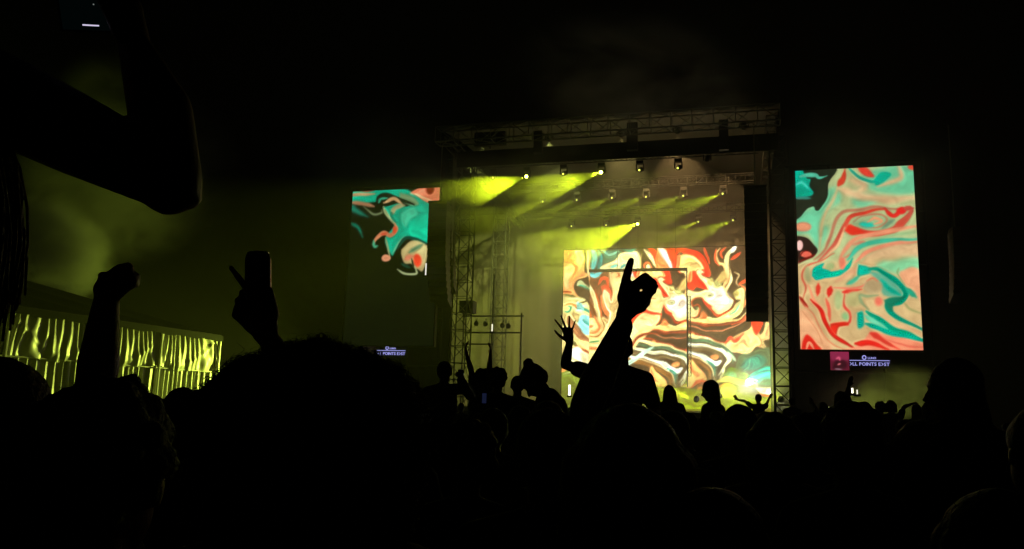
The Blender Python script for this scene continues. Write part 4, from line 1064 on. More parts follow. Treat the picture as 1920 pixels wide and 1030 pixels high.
# ------------------------------------------------------------------ smoke and haze
def volume_mat(name, dens, col, aniso=0.0, nscale=None, thr=(.45, .7), seed=0):
    M = bpy.data.materials.new(name); M.use_nodes = True; t = M.node_tree
    t.nodes.remove(t.nodes['Principled BSDF']); pv = t.nodes.new('ShaderNodeVolumePrincipled')
    pv.inputs['Color'].default_value = (*col, 1); pv.inputs['Density'].default_value = dens; pv.inputs['Anisotropy'].default_value = aniso
    t.links.new(pv.outputs[0], t.nodes['Material Output'].inputs['Volume'])
    if nscale:
        tc = t.nodes.new('ShaderNodeTexCoord'); n = t.nodes.new('ShaderNodeTexNoise'); n.noise_dimensions = '4D'; n.inputs['W'].default_value = seed * 3.7; n.inputs['Scale'].default_value = nscale; n.inputs['Detail'].default_value = 5; n.inputs['Distortion'].default_value = 1.0
        t.links.new(tc.outputs['Object'], n.inputs['Vector'])
        mr = t.nodes.new('ShaderNodeMapRange'); mr.interpolation_type = 'SMOOTHSTEP'
        mr.inputs['From Min'].default_value = thr[0]; mr.inputs['From Max'].default_value = thr[1]
        t.links.new(n.outputs['Fac'], mr.inputs['Value'])
        ln = t.nodes.new('ShaderNodeVectorMath'); ln.operation = 'LENGTH'; t.links.new(tc.outputs['Object'], ln.inputs[0])
        m2 = t.nodes.new('ShaderNodeMapRange'); m2.interpolation_type = 'SMOOTHSTEP'; m2.inputs['From Min'].default_value = 1.0; m2.inputs['From Max'].default_value = .45; m2.inputs['To Min'].default_value = 0; m2.inputs['To Max'].default_value = dens
        t.links.new(ln.outputs['Value'], m2.inputs['Value'])
        mu = t.nodes.new('ShaderNodeMath'); mu.operation = 'MULTIPLY'; t.links.new(mr.outputs['Result'], mu.inputs[0]); t.links.new(m2.outputs['Result'], mu.inputs[1])
        t.links.new(mu.outputs[0], pv.inputs['Density'])
    return M
HAZE = .0009
e = MB().ell((0, 0, 0), EU, EV, Vector((0, 0, 1)), 32, 18)
c_ = st((uL + uR) / 2 + .3, 8.0, 8.2)
o = put('stage_fog', e.mesh('stage_fog', (0, 0, 0), True), volume_mat('stage_fog', 0.018, (.95, .95, .90), .3), None, c_)
o.scale = (1, 1, 1); o.data.transform(Matrix.Diagonal((1, 1, 1, 1)))
M_ = Matrix((EU, EV, Vector((0, 0, 1)))).transposed(); S_ = M_ @ Matrix.Diagonal(((uR - uL) / 2 + 1.9, 11.0, 10.0)) @ M_.transposed()
o.data.transform(S_.to_4x4()); tag(o, kind='stuff')
hz = MB().box8([(x, y, z) for z in (-1.2, 26) for x, y in ((-62, -9), (48, -9), (48, 75), (-62, 75))])
tag(build('haze', hz, volume_mat('thin_stage_haze', HAZE, (.95, .95, .92), .35)), kind='stuff')
def smoke(px, py, Y, rx, ry, rz, dens, nscale, thr, seed):
    p = at(px, py, Y); e = MB().ell((0, 0, 0), Vector((1, 0, 0)), Vector((0, 1, 0)), Vector((0, 0, 1)), 20, 12)
    o = put('smoke', e.mesh('smoke'), volume_mat('drifting_smoke', dens, (.95, .95, .9), .2, nscale, thr, seed), None, p)
    o.scale = (rx, ry, rz); o.rotation_euler = (0, rnd.uniform(-.2, .2), rnd.uniform(-.3, .3)); tag(o, kind='stuff'); return o
smoke(225, 330, 46, 8.2, 4.0, 6.0, .30, 2.3, (.42, .56), 1)
smoke(235, 190, 45, 4.5, 3.5, 3.6, .10, 1.9, (.35, .56), 3)
smoke(58, 485, 35, 3.9, 2.6, 3.1, 1.2, 2.1, (.40, .52), 2)
smoke(1468, 650, 44, 1.7, 2.2, 2.6, .04, 1.9, (.36, .60), 3)
smoke(1490, 740, 44, 2.6, 2.5, 1.5, .15, 1.9, (.30, .60), 4)
smoke(1270, 742, 52, 8.5, 3.0, 1.5, .30, 1.9, (.30, .60), 5)
smoke(892, 368, 41.6, 5.2, 4.0, 2.6, .065, 1.5, (.25, .60), 6)
smoke(1000, 375, 41.0, 4.2, 4.0, 2.4, .06, 1.5, (.25, .60), 8)
smoke(1030, 500, 50.0, 7.0, 4.0, 3.4, .06, 1.5, (.25, .60), 9)
smoke(1010, 300, 45, 6.0, 4.0, 3.2, .05, 1.7, (.42, .62), 10)
smoke(1180, 150, 37, 7.0, 4.0, 3.6, .10, 1.5, (.40, .62), 7)
smoke(715, 330, 41, 6.0, 3.0, 4.6, .03, 1.4, (.30, .62), 11)
smoke(1600, 330, 37, 6.0, 2.6, 5.0, .035, 1.4, (.30, .62), 12)
smoke(1660, 745, 36, 4.0, 2.5, 1.7, .10, 1.5, (.25, .60), 14)

# ------------------------------------------------------------------ people
X_, Y_, Z_ = Vector((1, 0, 0)), Vector((0, 1, 0)), Vector((0, 0, 1))
def cap(mb, p0, p1, r0, r1, n=12, flat=None):
    """closed tapered limb piece; flat = (direction, factor) squeezes it along that direction"""
    p0 = Vector(p0); p1 = Vector(p1); d = p1 - p0; L = d.length
    d = d.normalized() if L > 1e-6 else Z_.copy()
    x = d.orthogonal().normalized(); y = d.cross(x); vs = []; fs = []
    prof = [(math.sin(t) * r0, -math.cos(t) * r0) for t in (.25, .7, 1.15, PI / 2)] + [(math.cos(t) * r1, L + math.sin(t) * r1) for t in (0, .42, .87, 1.32)]
    for r, h in prof:
        for k in range(n):
            o = (x * math.cos(2 * PI * k / n) + y * math.sin(2 * PI * k / n)) * r + d * h
            if flat: fd, ff = flat; o = o - fd * (o.dot(fd) * (1 - ff))
            vs.append(p0 + o)
    m_ = len(prof)
    for i in range(m_ - 1):
        for k in range(n):
            a = i * n + k; b = i * n + (k + 1) % n; fs.append((a, b, b + n, a + n))
    fs.append(tuple(reversed(range(n)))); fs.append(tuple(range((m_ - 1) * n, m_ * n)))
    mb.add(vs, fs)
def chain(mb, pts, rs, n=12, flat=None):
    for i in range(len(pts) - 1): cap(mb, pts[i], pts[i + 1], rs[i], rs[i + 1], n, flat)
def fuse(mb, voxel, name, smooth=4, sub=0):
    """one continuous skin from overlapping pieces"""
    me = mb.mesh('tmp'); o = bpy.data.objects.new('tmp', me); C.objects.link(o)
    md = o.modifiers.new('r', 'REMESH'); md.mode = 'VOXEL'; md.voxel_size = voxel; md.use_smooth_shade = True
    if smooth: s = o.modifiers.new('s', 'SMOOTH'); s.iterations = smooth; s.factor = .5
    dg = bpy.context.evaluated_depsgraph_get(); dg.update()
    out = bpy.data.meshes.new_from_object(o.evaluated_get(dg)); out.name = name
    bpy.data.objects.remove(o); bpy.data.meshes.remove(me)
    out.polygons.foreach_set('use_smooth', [True] * len(out.polygons)); out.materials.clear(); return out

def hand(mb, wr, d, n, curls=(.25, .3, .35, .4), s=1.0, thumb=None, spread=.0, flip=1, ext=None):
    """palm, four unequal jointed fingers and a thumb; d towards the fingers, n out of the palm, flip = side of the thumb"""
    d = Vector(d).normalized(); n = Vector(n); n = (n - d * n.dot(d)).normalized(); t = d.cross(n) * flip; wr = Vector(wr)
    offs = (.030, .010, -.011, -.030); lens = ((.042, .026, .021), (.046, .030, .022), (.042, .028, .021), (.033, .021, .018)); rad = (.0092, .0095, .0090, .0078)
    up_ = (.090, .094, .089, .080)
    cap(mb, wr - d * .01 * s, wr + d * .03 * s, .027 * s, .034 * s, 12, (n, .62))
    cap(mb, wr + d * .03 * s, wr + d * .068 * s, .036 * s, .039 * s, 12, (n, .48))
    for k in range(4):
        kn = wr + d * up_[k] * s + t * offs[k] * s
        cap(mb, wr + d * .02 * s + t * offs[k] * .5 * s, kn, .013 * s, .0118 * s, 8)
        th = 0.0; p = kn; c = curls[k]; cs = c if isinstance(c, tuple) else (c * .8, c * 1.1, c * .8)
        sd = (d + t * (offs[k] * spread / .03)).normalized(); r = rad[k] * s
        if ext and k in ext: sd = Vector(ext[k]).normalized()
        nn = (n - sd * n.dot(sd)).normalized()
        for q in range(3):
            th += cs[q]; v = sd * math.cos(th) + nn * math.sin(th); p2 = p + v * lens[k][q] * s * (1.12 if q == 0 else 1)
            cap(mb, p, p2, r * (1.06 - .1 * q), r * (.98 - .1 * q), 8); p = p2
    a = wr + d * .022 * s + t * .022 * s + n * .006 * s
    td = thumb or (t * .75 + d * .62 + n * .25); td = Vector(td).normalized()
    b = a + td * .046 * s; c2 = b + (td * .8 + d * .35 + n * .1).normalized() * .034 * s; e = c2 + (td * .6 + d * .5 + n * .12).normalized() * .026 * s
    cap(mb, a, b, .0155 * s, .0118 * s, 8); cap(mb, b, c2, .0115 * s, .0098 * s, 8); cap(mb, c2, e, .0098 * s, .0078 * s, 8)

def head(mb, c, fwd, up, k=1.0, jaw=True):
    c = Vector(c); fwd = Vector(fwd).normalized(); up = Vector(up); up = (up - fwd * up.dot(fwd)).normalized(); r = fwd.cross(up)
    mb.ell(c + up * .018 * k - fwd * .012 * k, r * .076 * k, fwd * .097 * k, up * .098 * k, 16, 12)
    mb.ell(c - up * .045 * k + fwd * .03 * k, r * .060 * k, fwd * .062 * k, up * .078 * k, 14, 10)
    cap(mb, c - up * .098 * k + fwd * .062 * k, c - up * .10 * k + fwd * .072 * k, .022 * k, .016 * k, 8)      # chin
    cap(mb, c + up * .005 * k + fwd * .085 * k, c - up * .028 * k + fwd * .108 * k, .010 * k, .014 * k, 8)     # nose
    cap(mb, c - up * .055 * k + fwd * .086 * k - r * .014 * k, c - up * .055 * k + fwd * .086 * k + r * .014 * k, .010 * k, .010 * k, 8)   # lips
    cap(mb, c + up * .028 * k + fwd * .078 * k - r * .03 * k, c + up * .028 * k + fwd * .078 * k + r * .03 * k, .013 * k, .013 * k, 8)     # brow
    for s_ in (-1, 1):
        mb.ell(c + r * .080 * k * s_ - up * .008 * k - fwd * .005 * k, r * .012 * k, fwd * .019 * k, up * .032 * k, 8, 8)  # ears

def hairmesh(style, c, fwd, up, k, voxel, seed, name='hair'):
    rr = random.Random(seed); fwd = Vector(fwd).normalized(); up = Vector(up); up = (up - fwd * up.dot(fwd)).normalized(); r = fwd.cross(up); c = Vector(c); mb = MB()
    base = c + up * .030 * k - fwd * .022 * k
    if style == 'afro':
        R_ = .155 * k; mb.ell(c + up * .045 * k - fwd * .02 * k, r * R_ * 1.05, fwd * R_, up * R_ * .98, 24, 18)
    else:
        mb.ell(base, r * .086 * k, fwd * .100 * k, up * .098 * k, 18, 14)
        mb.ell(base - up * .05 * k - fwd * .03 * k, r * .076 * k, fwd * .065 * k, up * .06 * k, 14, 10)
    if style in ('long', 'longwide'):
        wd_ = .075 if style == 'long' else .10
        for q in range(7):
            s_ = (q - 3) / 3; a = base - up * .02 * k - fwd * (.05 - .02 * s_ * s_) * k + r * s_ * .062 * k
            b = a - Z_ * (.22 + .03 * rr.random()) * k - fwd * .035 * k + r * s_ * (wd_ - .062) * k
            e = b - Z_ * (.12 + .07 * rr.random()) * k + r * s_ * .012
            chain(mb, [a, b, e], [.042 * k, .036 * k, .016 * k], 8)
    if style == 'bob':
        for q in range(9):
            s_ = (q - 4) / 4; an = s_ * 1.9; o_ = r * math.sin(an) * .082 * k - fwd * math.cos(an) * .085 * k
            chain(mb, [base + o_ * .9, base + o_ * 1.08 - Z_ * .13 * k], [.034 * k, .026 * k], 8)
    if style == 'bun':
        mb.ell(base + up * .085 * k - fwd * .06 * k, r * .042 * k, fwd * .042 * k, up * .038 * k, 12, 9)
    if style == 'topknot':
        mb.ell(base + up * .115 * k, r * .030 * k, fwd * .032 * k, up * .035 * k, 12, 9)
    if style == 'pony':
        p = base + up * .04 * k - fwd * .10 * k
        chain(mb, [p, p - fwd * .05 * k - up * .02 * k, p - fwd * .06 * k - Z_ * .14 * k, p - fwd * .04 * k - Z_ * .28 * k], [.022 * k, .030 * k, .028 * k, .010 * k], 8)
    if style == 'cap':
        mb.ell(base + up * .004 * k, r * .090 * k, fwd * .108 * k, up * .09 * k, 18, 12)
        cap(mb, base + fwd * .10 * k + up * .012 * k, base + fwd * .16 * k + up * .0 * k, .055 * k, .045 * k, 12, (up, .18))
    if style == 'curly':
        for _ in range(60):
            v = Vector((rr.gauss(0, 1), rr.gauss(0, 1), rr.gauss(0, 1) + .5)).normalized()
            if v.dot(fwd) > .55 and v.dot(up) < .3: continue
            q = base + (r * v.dot(X_) * .085 + fwd * v.dot(Y_) * .1 + up * v.dot(Z_) * .1) * k; mb.ell(q, X_ * .026 * k, Y_ * .026 * k, Z_ * .026 * k, 8, 6)
    me = fuse(mb, voxel, name, 2)
    amp = {'afro': .016, 'curly': .010}.get(style, .0045) * k; fr = 26 if style in ('afro', 'curly') else 16
    if style != 'cap':
        for v in me.vertices:
            q = (v.co - c).normalized(); n_ = mnoise.noise(v.co * fr + Vector((seed, 0, 0))) + .5 * mnoise.noise(v.co * fr * 2.3)
            v.co += q * n_ * amp
    return me
def fuzz(me, n, L, rad, seed, curl=0.0, down=0.0, up_only=None):
    """loose strands standing off a hair surface, as thin tapered tubes"""
    rr = random.Random(seed); mb = MB(); vs = me.vertices; N = len(vs)
    for _ in range(n):
        v = vs[rr.randrange(N)]; p = v.co.copy(); d = (v.normal + Vector((rr.gauss(0, .5), rr.gauss(0, .5), rr.gauss(0, .5) - down))).normalized()
        l = L * rr.uniform(.4, 1.3); pts = [p - d * .01]; s = 6 if curl else 4; ph = rr.random() * 6; x = d.orthogonal().normalized(); y = d.cross(x)
        for i in range(1, s + 1):
            q = i / s; o_ = (x * math.cos(ph + q * 9) + y * math.sin(ph + q * 9)) * curl * q if curl else Vector((0, 0, -down * l * .6 * q * q))
            pts.append(p + d * l * q + o_)
        mb.tube(pts, [rad * (1 - .7 * i / s) for i in range(s + 1)], 3, False)
    return mb

def arm_chain(mb, sh, el, wr, k=1.0, infl=0.0, upto=1.0, fat=1.0):
    f_ = fat * k
    mid = sh.lerp(el, .45); m2 = el.lerp(wr, .3)
    if upto >= 1: chain(mb, [sh, mid, el, m2, wr], [.054 * f_ + infl, .047 * f_ + infl, .038 * f_ + infl, .041 * f_ + infl, .026 * f_ + infl])
    else: chain(mb, [sh, sh.lerp(el, upto)], [.056 * f_ + infl, .052 * f_ + infl])

def figure(root, H=1.72, arms=None, rider=False, style='short', skin='skin', hair='hair', top='cloth1', legs='denim', voxel=.02, hvox=None, yaw=0.0, nod=0.0, turn=0.0, seed=0, lean=0.0, hands=True, long_sleeve=False, hscale=1.0, tiltx=0.0, k_override=None, bodydx=0.0, hfuzz=0):
    """person under an Empty: continuous body with head and hands; hair, top and trousers as children.
       coordinates are local to the Empty (feet or seat at the origin)"""
    k = k_override or H / 1.72; R = Matrix.Rotation(yaw, 3, 'Z'); V = lambda x, y, z: R @ (Vector((x, y, z)) * k)
    zp = 0.0 if rider else .95
    fwd = R @ Y_; rt = R @ X_
    LN = Matrix.Rotation(-lean, 3, rt)
    def T(x, y, z):   # torso point, leaning about the pelvis
        return V(0, 0, zp) + LN @ (R @ (Vector((x, y, z - zp)) * k))
    o_ = zp - .95
    pel = V(0, 0, zp + .02); 
    waist = T(0, .01, 1.10 + o_); chest = T(0, .0, 1.30 + o_); neck = T(0, -.005, 1.46 + o_); hc = T(tiltx, .025 + .10 * math.sin(nod) * .6, 1.62 + o_ - .03 * (1 - math.cos(nod)) * 3)
    hf = Matrix.Rotation(turn, 3, 'Z') @ (LN @ fwd); up = LN @ Z_
    ax = hf.cross(up).normalized(); RN = Matrix.Rotation(-nod, 3, ax); hf = RN @ hf; hu = RN @ up
    b = MB(); tp = MB(); lg = MB()
    # torso
    for m_, e in ((b, 0.0), (tp, .014 * k)):
        cap(m_, pel + rt * .065 * k, pel - rt * .065 * k, .115 * k + e, .115 * k + e, 14, (fwd, .85))
        cap(m_, pel, waist, .135 * k + e, .122 * k + e, 14, (fwd, .75)); cap(m_, waist, chest, .125 * k + e, .152 * k + e, 14, (fwd, .70))
        cap(m_, chest, T(0, 0, 1.385 + o_), .150 * k + e, .120 * k + e, 14, (fwd, .70))
    arms = arms or {}
    for s_, nm in ((-1, 'L'), (1, 'R')):
        A = arms.get(nm); shz = 1.405
        if A: sh = Vector(A['sh']) if 'sh' in A else T(s_ * .175, 0, 1.425 + o_); el = Vector(A['el']); wr = Vector(A['wr'])
        else:
            rr_ = random.Random(seed * 7 + s_)
            sh = T(s_ * .180, 0, 1.395 + o_); el = sh + V(s_ * .06, -.03, -.29) + (V(s_ * .03, .02, .0)); wr = el + V(s_ * -.02, .12, -.22)
        fat = A.get('fat', 1.0) if A else 1.0; hk = A.get('hk', k * .98) if A else k * .98
        for m_, e in ((b, 0.0), (tp, .012 * k)): cap(m_, T(s_ * .06, 0, 1.43 + o_), sh, .055 * k + e, .056 * k * fat + e, 10)
        arm_chain(b, sh, el, wr, k, 0, 1.0, fat)
        bare = A.get('bare') if A else False
        if not bare:
            if long_sleeve: chain(tp, [sh, el, el.lerp(wr, .9)], [.064 * k * fat, .050 * k * fat, .036 * k * fat])
            else: arm_chain(tp, sh, el, wr, k, .012 * k, .55, fat)
        if hands:
            if A and 'hand' in A: A['hand'](b)
            else: hand(b, wr, (wr - el).normalized() * .9 + V(0, .02, -.2), R @ Vector((-s_, 0, 0)), s=hk, flip=s_)
        else: cap(b, wr, wr + (wr - el).normalized() * .14 * k, .03 * k, .02 * k, 8)
    chain(b, [T(0, -.01, 1.42 + o_), neck, hc - hu * .06 * k - hf * .01 * k], [.068 * k, .056 * k, .052 * k])
    head(b, hc, hf, hu, k * hscale)
    for s_ in (-1, 1):
        hip = V(s_ * .09, 0, zp + .0)
        if rider: kn = V(s_ * .15, .36, -.10); an = V(s_ * .12, .34, -.50); toe = V(s_ * .13, .50, -.56)
        else: kn = V(s_ * .10, .03, .50); an = V(s_ * .11, -.01, .085); toe = V(s_ * .13, .15, .035)
        chain(b, [hip, kn, kn.lerp(an, .35), an], [.088 * k, .058 * k, .055 * k, .036 * k]); chain(b, [an - Z_ * .035 * k - fwd * .03 * k, toe], [.040 * k, .032 * k])
        chain(lg, [hip + Z_ * .03 * k, kn, kn.lerp(an, .92)], [.104 * k, .074 * k, .062 * k])
    cap(lg, pel + rt * .07 * k, pel - rt * .07 * k, .128 * k, .128 * k, 14, (fwd, .85))
    put('body', fuse(b, voxel, 'body'), MT[skin], root)
    o1 = put('top', fuse(tp, max(voxel, .012), 'top', 3), MT[top], root)
    put('trousers', fuse(lg, max(voxel, .016), 'trousers', 3), MT[legs], root)
    if style != 'bald':
        hm = hairmesh(style, hc, hf, hu, k * hscale, hvox or max(.010, voxel * .7), seed)
        if hfuzz:
            st_ = fuzz(hm, hfuzz, .011 * k, .0007 * k, seed + 1, .002, .35); hobj = put('hair' if style != 'cap' else 'sun_hat', hm, MT[hair], root); tag(put('loose_strands', st_.mesh('strands', (0, 0, 0), True), MT[hair], hobj), kind='stuff')
        else: put('hair' if style != 'cap' else 'baseball_cap', hm, MT[hair], root)
    return hc

OCC = []
TOPH = dict(short=.134, long=.134, longwide=.134, bob=.136, curly=.168, bun=.160, topknot=.178, pony=.134, cap=.130, bald=.116)
CARRY = []
def rel(root_xyz, px, py, Y): return at(px, py, Y) - Vector(root_xyz)

# ---- curly-haired head in the near foreground
def near(px, tpy, Y, label, **kw):
    p = at(px, tpy, Y); root = thing('person', label, 'person', (p.x, p.y, 0)); k_ = p.z / (1.62 + TOPH[kw.get('style', 'short')] * kw.get('hscale', 1.0)); hc = figure(root, H=1.72 * k_, **kw); OCC.append((p.x, p.y, .36)); return root, hc
root, hc = near(612, 670, 1.16, 'person with a huge fuzzy mop of curly hair, close in front of the camera', style='bald', top='cloth3', voxel=.012, hscale=1.0, seed=1)
cm = MB(); cc = Vector((0, -.005, hc.z + .005))
cm.ell(cc, X_ * .154, Y_ * .145, Z_ * .125, 30, 22); cm.ell(cc - Z_ * .07, X_ * .157, Y_ * .14, Z_ * .13, 30, 22)
me = fuse(cm, .008, 'hair', 2)
for v in me.vertices:
    q = (v.co - cc).normalized(); v.co += q * (mnoise.noise(v.co * 9) * .022 + mnoise.noise(v.co * 24) * .012 + mnoise.noise(v.co * 60) * .006)
me.update(); ho = put('curly_hair', me, MT['hair'], root)
put('frizzy_curls', fuzz(me, 9500, .010, .0010, 5, curl=.005).mesh('curls', (0, 0, 0), True), MT['hair'], ho)['kind'] = 'stuff'
put('stray_curls', fuzz(me, 420, .022, .0006, 6, curl=.008).mesh('stray', (0, 0, 0), True), MT['hair'], ho)['kind'] = 'stuff'

near(205, 680, 1.30, 'person with short dark hair filling the lower left of the view', style='curly', hair='hair', top='cloth1', voxel=.012, hscale=1.22, seed=2, hfuzz=900)
near(8, 662, 1.45, 'person with long hair at the far left edge, lit rim along the hair', style='long', hair='hair2', top='cloth4', voxel=.012, seed=3, hfuzz=500)
near(1178, 746, 1.42, 'person with smooth dark round hair right below the pointing arm', style='bob', hair='hair', top='cloth2', voxel=.012, hscale=1.22, seed=4, hfuzz=900)
near(1868, 905, 1.30, 'short person with round dark hair in the lower right corner', style='bob', hair='hair', top='cloth1', voxel=.014, hscale=1.08, seed=5, hfuzz=500)
near(1962, 752, 1.9, 'person cut off by the right edge of the view', style='short', hair='hair', top='cloth2', voxel=.014, seed=6)
near(1340, 905, 1.15, 'short person with dark hair low in the middle right foreground', style='long', hair='hair', top='cloth1', voxel=.014, seed=8, hfuzz=400)
near(1000, 900, 2.1, 'short person with dark hair low in front of the smooth round head', style='curly', hair='hair2', top='cloth2', voxel=.014, seed=9, hfuzz=300)
near(345, 723, 3.6, 'person with long light-edged hair beside the right end of the marquee', style='long', hair='hair2', top='cloth4', voxel=.016, seed=10, hfuzz=500)
# profile figure at the right
near(1790, 668, 3.5, 'tall long-haired person in profile facing left, on the right of the crowd', style='longwide', hair='hair', top='cloth1', voxel=.012, turn=math.radians(78), nod=.12, seed=11, hfuzz=500, long_sleeve=True)

# ---- pointing arm
YP = 1.95
base = at(1105, 1000, YP); base = Vector((base.x - .10, base.y, 0))
root = thing('person', 'person raising one arm and pointing a finger up in front of the video wall', 'person', base)
wr = at(1167, 612, YP) - base; el = at(1098, 762, YP + .04) - base; sh = at(1085, 985, YP) - base
def ph(b):
    d = (at(1178, 545, YP) - at(1167, 612, YP)).normalized(); n = (X_ * .97 - Y_ * .12).normalized()
    hand(b, wr, d, n, curls=((1.2, 1.5, 1.1), (.75, 1.35, 1.0), (.95, 1.45, 1.1), (1.2, 1.45, 1.1)), s=1.0, flip=-1 if d.cross(n).y > 0 else 1,
         thumb=(X_ * .62 + Z_ * .55 - Y_ * .55))
    chain(b, [at(1167, 560, YP) - base, at(1174, 522, YP) - base, at(1179, 503, YP) - base, at(1183.5, 488, YP) - base], [.0150, .0118, .0108, .0086], 10)
    cap(b, at(1184, 548, YP - .015) - base, at(1206, 521, YP - .01) - base, .016, .0105, 10); cap(b, at(1206, 521, YP - .01) - base, at(1216, 541, YP) - base, .0105, .0105, 10); cap(b, at(1216, 541, YP) - base, at(1212, 568, YP) - base, .0105, .0115, 10)
    cap(b, at(1186, 566, YP) - base, at(1210, 560, YP) - base, .020, .013, 10); cap(b, at(1180, 580, YP) - base, at(1204, 578, YP) - base, .021, .012, 10)
OCC.append((base.x, base.y, .3))
figure(root, H=1.60, arms={'R': dict(sh=sh, el=el, wr=wr, hand=ph, fat=1.12, bare=False)}, style='short', hair='hair', top='cloth1', voxel=.0048, seed=12, long_sleeve=False)

# ---- hand with the drink can
YC = 1.98
base = at(560, 1010, YC + .12); base = Vector((base.x, base.y, 0)); OCC.append((base.x, base.y, .3))
root = thing('person', 'person holding up a dark drink can with the index finger stretched out', 'person', base)
wr = at(497, 622, YC) - base; el = at(556, 735, YC + .06) - base; sh = at(600, 975, YC + .1) - base
def ch(b):
    d = (at(452, 566, YC) - at(497, 622, YC)).normalized(); n = Y_
    hand(b, wr, d, n, curls=((.0, .05, .05), (.85, 1.1, .7), (.9, 1.15, .8), (1.0, 1.2, .8)), s=1.0, flip=1 if d.cross(n).z > 0 else -1, ext={0: at(427, 494, YC) - at(462, 540, YC)}, thumb=(Z_ * .7 - X_ * .45 + Y_ * .5))
    cap(b, at(505, 590, YC) - base, at(503, 548, YC + .02) - base, .026, .015, 10)
    chain(b, [wr, at(488, 575, YC + .01) - base, at(470, 560, YC + .01) - base], [.034, .040, .030], 12, (Y_, .6))
figure(root, H=1.62, arms={'L': dict(sh=sh, el=el, wr=wr, hand=ch, fat=1.0)}, style='short', hair='hair', top='cloth2', voxel=.0048, seed=13)
cp = at(484, 540, YC + .055); ct = at(484, 474, YC + .055); ax = (ct - cp).normalized(); cb = ct - ax * .122
t = thing('drink_can', 'dark drink can held up in a raised hand left of centre', 'can', cb)
build('can_body', MB().lathe(cb, ax, ((.024, 0), (.027, .004), (.033, .012), (.033, .105), (.030, .114), (.027, .119)), 28), MT['can'], t, smooth=False)
build('lid', MB().lathe(cb, ax, ((.0272, .1185), (.0275, .1215), (.025, .1215), (.024, .1185)), 28), MT['canlid'], t)
build('pull_tab', MB().box(cb + ax * .1225 + Y_ * .006, X_ * .012, Y_ * .020, ax * .002), MT['canlid'], t)

# ---- loosely closed raised hand at the left
YF = 1.9
base = at(160, 1010, YF); base = Vector((base.x, base.y, 0)); OCC.append((base.x, base.y, .3))
root = thing('person', 'person raising a loosely closed hand in front of the marquee', 'person', base)
wr = at(199, 568, YF) - base; el = at(178, 735, YF + .03) - base; sh = at(182, 985, YF + .04) - base
def fh(b):
    d = (at(229, 498, YF) - at(199, 568, YF)).normalized(); n = (X_ * .55 - Z_ * .75 + Y_ * .2)
    hand(b, wr, d, n, curls=((1.25, 1.5, 1.1), (1.3, 1.5, 1.1), (1.35, 1.5, 1.1), (1.4, 1.5, 1.1)), s=.80, flip=1, thumb=(d * .9 - Z_ * .35 - Y_ * .2))
    cap(b, at(226, 525, YF) - base, at(243, 528, YF) - base, .026, .020, 10); cap(b, at(215, 545, YF) - base, at(238, 528, YF) - base, .026, .022, 10, (Y_, .8)); cap(b, at(200, 542, YF) - base, at(228, 515, YF) - base, .032, .028, 10, (Y_, .8)); cap(b, at(228, 518, YF) - base, at(240, 503, YF) - base, .022, .015, 10); cap(b, at(205, 535, YF) - base, at(193, 518, YF) - base, .020, .013, 10)
figure(root, H=1.60, arms={'R': dict(sh=sh, el=el, wr=wr, hand=fh, fat=1.25)}, style='short', hair='hair', top='cloth4', voxel=.0055, seed=14)

# ---- near person at the top left filming with a phone
YN = 1.08
ctr = at(-300, 160, YN); bz = ctr.z - 1.43
root = thing('person', 'person at the top left edge with a bare bent arm holding up a phone', 'person', (ctr.x, ctr.y, bz)); base = Vector(root.location); OCC.append((ctr.x, ctr.y, .35))
sh = at(-25, 172, YN + .01) - base; el = at(318, 338, YN + .10) - base; wr = at(254, 92, YN + .12) - base
def nh(b):
    mid_ = at(309, 205, YN + .12) - base
    chain(b, [sh, sh.lerp(el, .5), el, mid_, wr], [.066, .060, .048, .042, .027], 16)
    cap(b, at(322, 345, YN + .10) - base, at(318, 352, YN + .10) - base, .045, .043, 14)
    cap(b, at(338, 352, YN + .11) - base, at(352, 368, YN + .11) - base, .036, .022, 12)
    d = (at(232, 25, YN + .12) - at(254, 92, YN + .12)).normalized()
    hand(b, wr, d, -X_ * .8 + Y_ * .5, curls=((.6, .5, .3), (.6, .5, .3), (.65, .5, .3), (.7, .5, .3)), s=.95, flip=-1, thumb=(Z_ * .8 - X_ * .35 - Y_ * .3))
figure(root, H=1.72, arms={'R': dict(sh=sh, el=el, wr=wr, hand=nh, fat=1.0, bare=True)}, style='long', hair='hair2', top='cloth1', voxel=.0065, seed=15, skin='skin')
# strands of long hair hanging beside the arm
rr = random.Random(4); sm = MB(); a0 = at(-75, 60, YN - .02)
for i in range(260):
    x0 = rr.uniform(-.10, .0); yy = rr.uniform(-.03, .03); p0 = a0 + Vector((x0 * .6, yy, rr.uniform(-.02, .04)))
    ex = at(rr.uniform(-60, 16), 500 + rr.uniform(0, 90), YN - .02).x
    pts = []
    for q in range(8):
        f_ = q / 7; pts.append(Vector((p0.x + (ex - p0.x) * min(1, f_ * 1.3) ** .6 + .006 * math.sin(i + f_ * 5), p0.y, p0.z - f_ * (.36 + .06 * rr.random()))) - base)
    sm.tube(pts, [.0034 - .0018 * q / 7 for q in range(8)], 4, False)
put('hanging_hair', sm.mesh('hanging_hair', (0, 0, 0), True), MT['hair2'], root)
t = thing('plastic_crate', 'red plastic crate under the feet of the person at the top left edge', 'crate', (ctr.x, ctr.y, 0))
build('crate_shell', MB().box((ctr.x, ctr.y, max(.1, bz) / 2 + .01), X_ * .6, Y_ * .4, Z_ * (max(.1, bz) - .03)), MT['crate'], t)
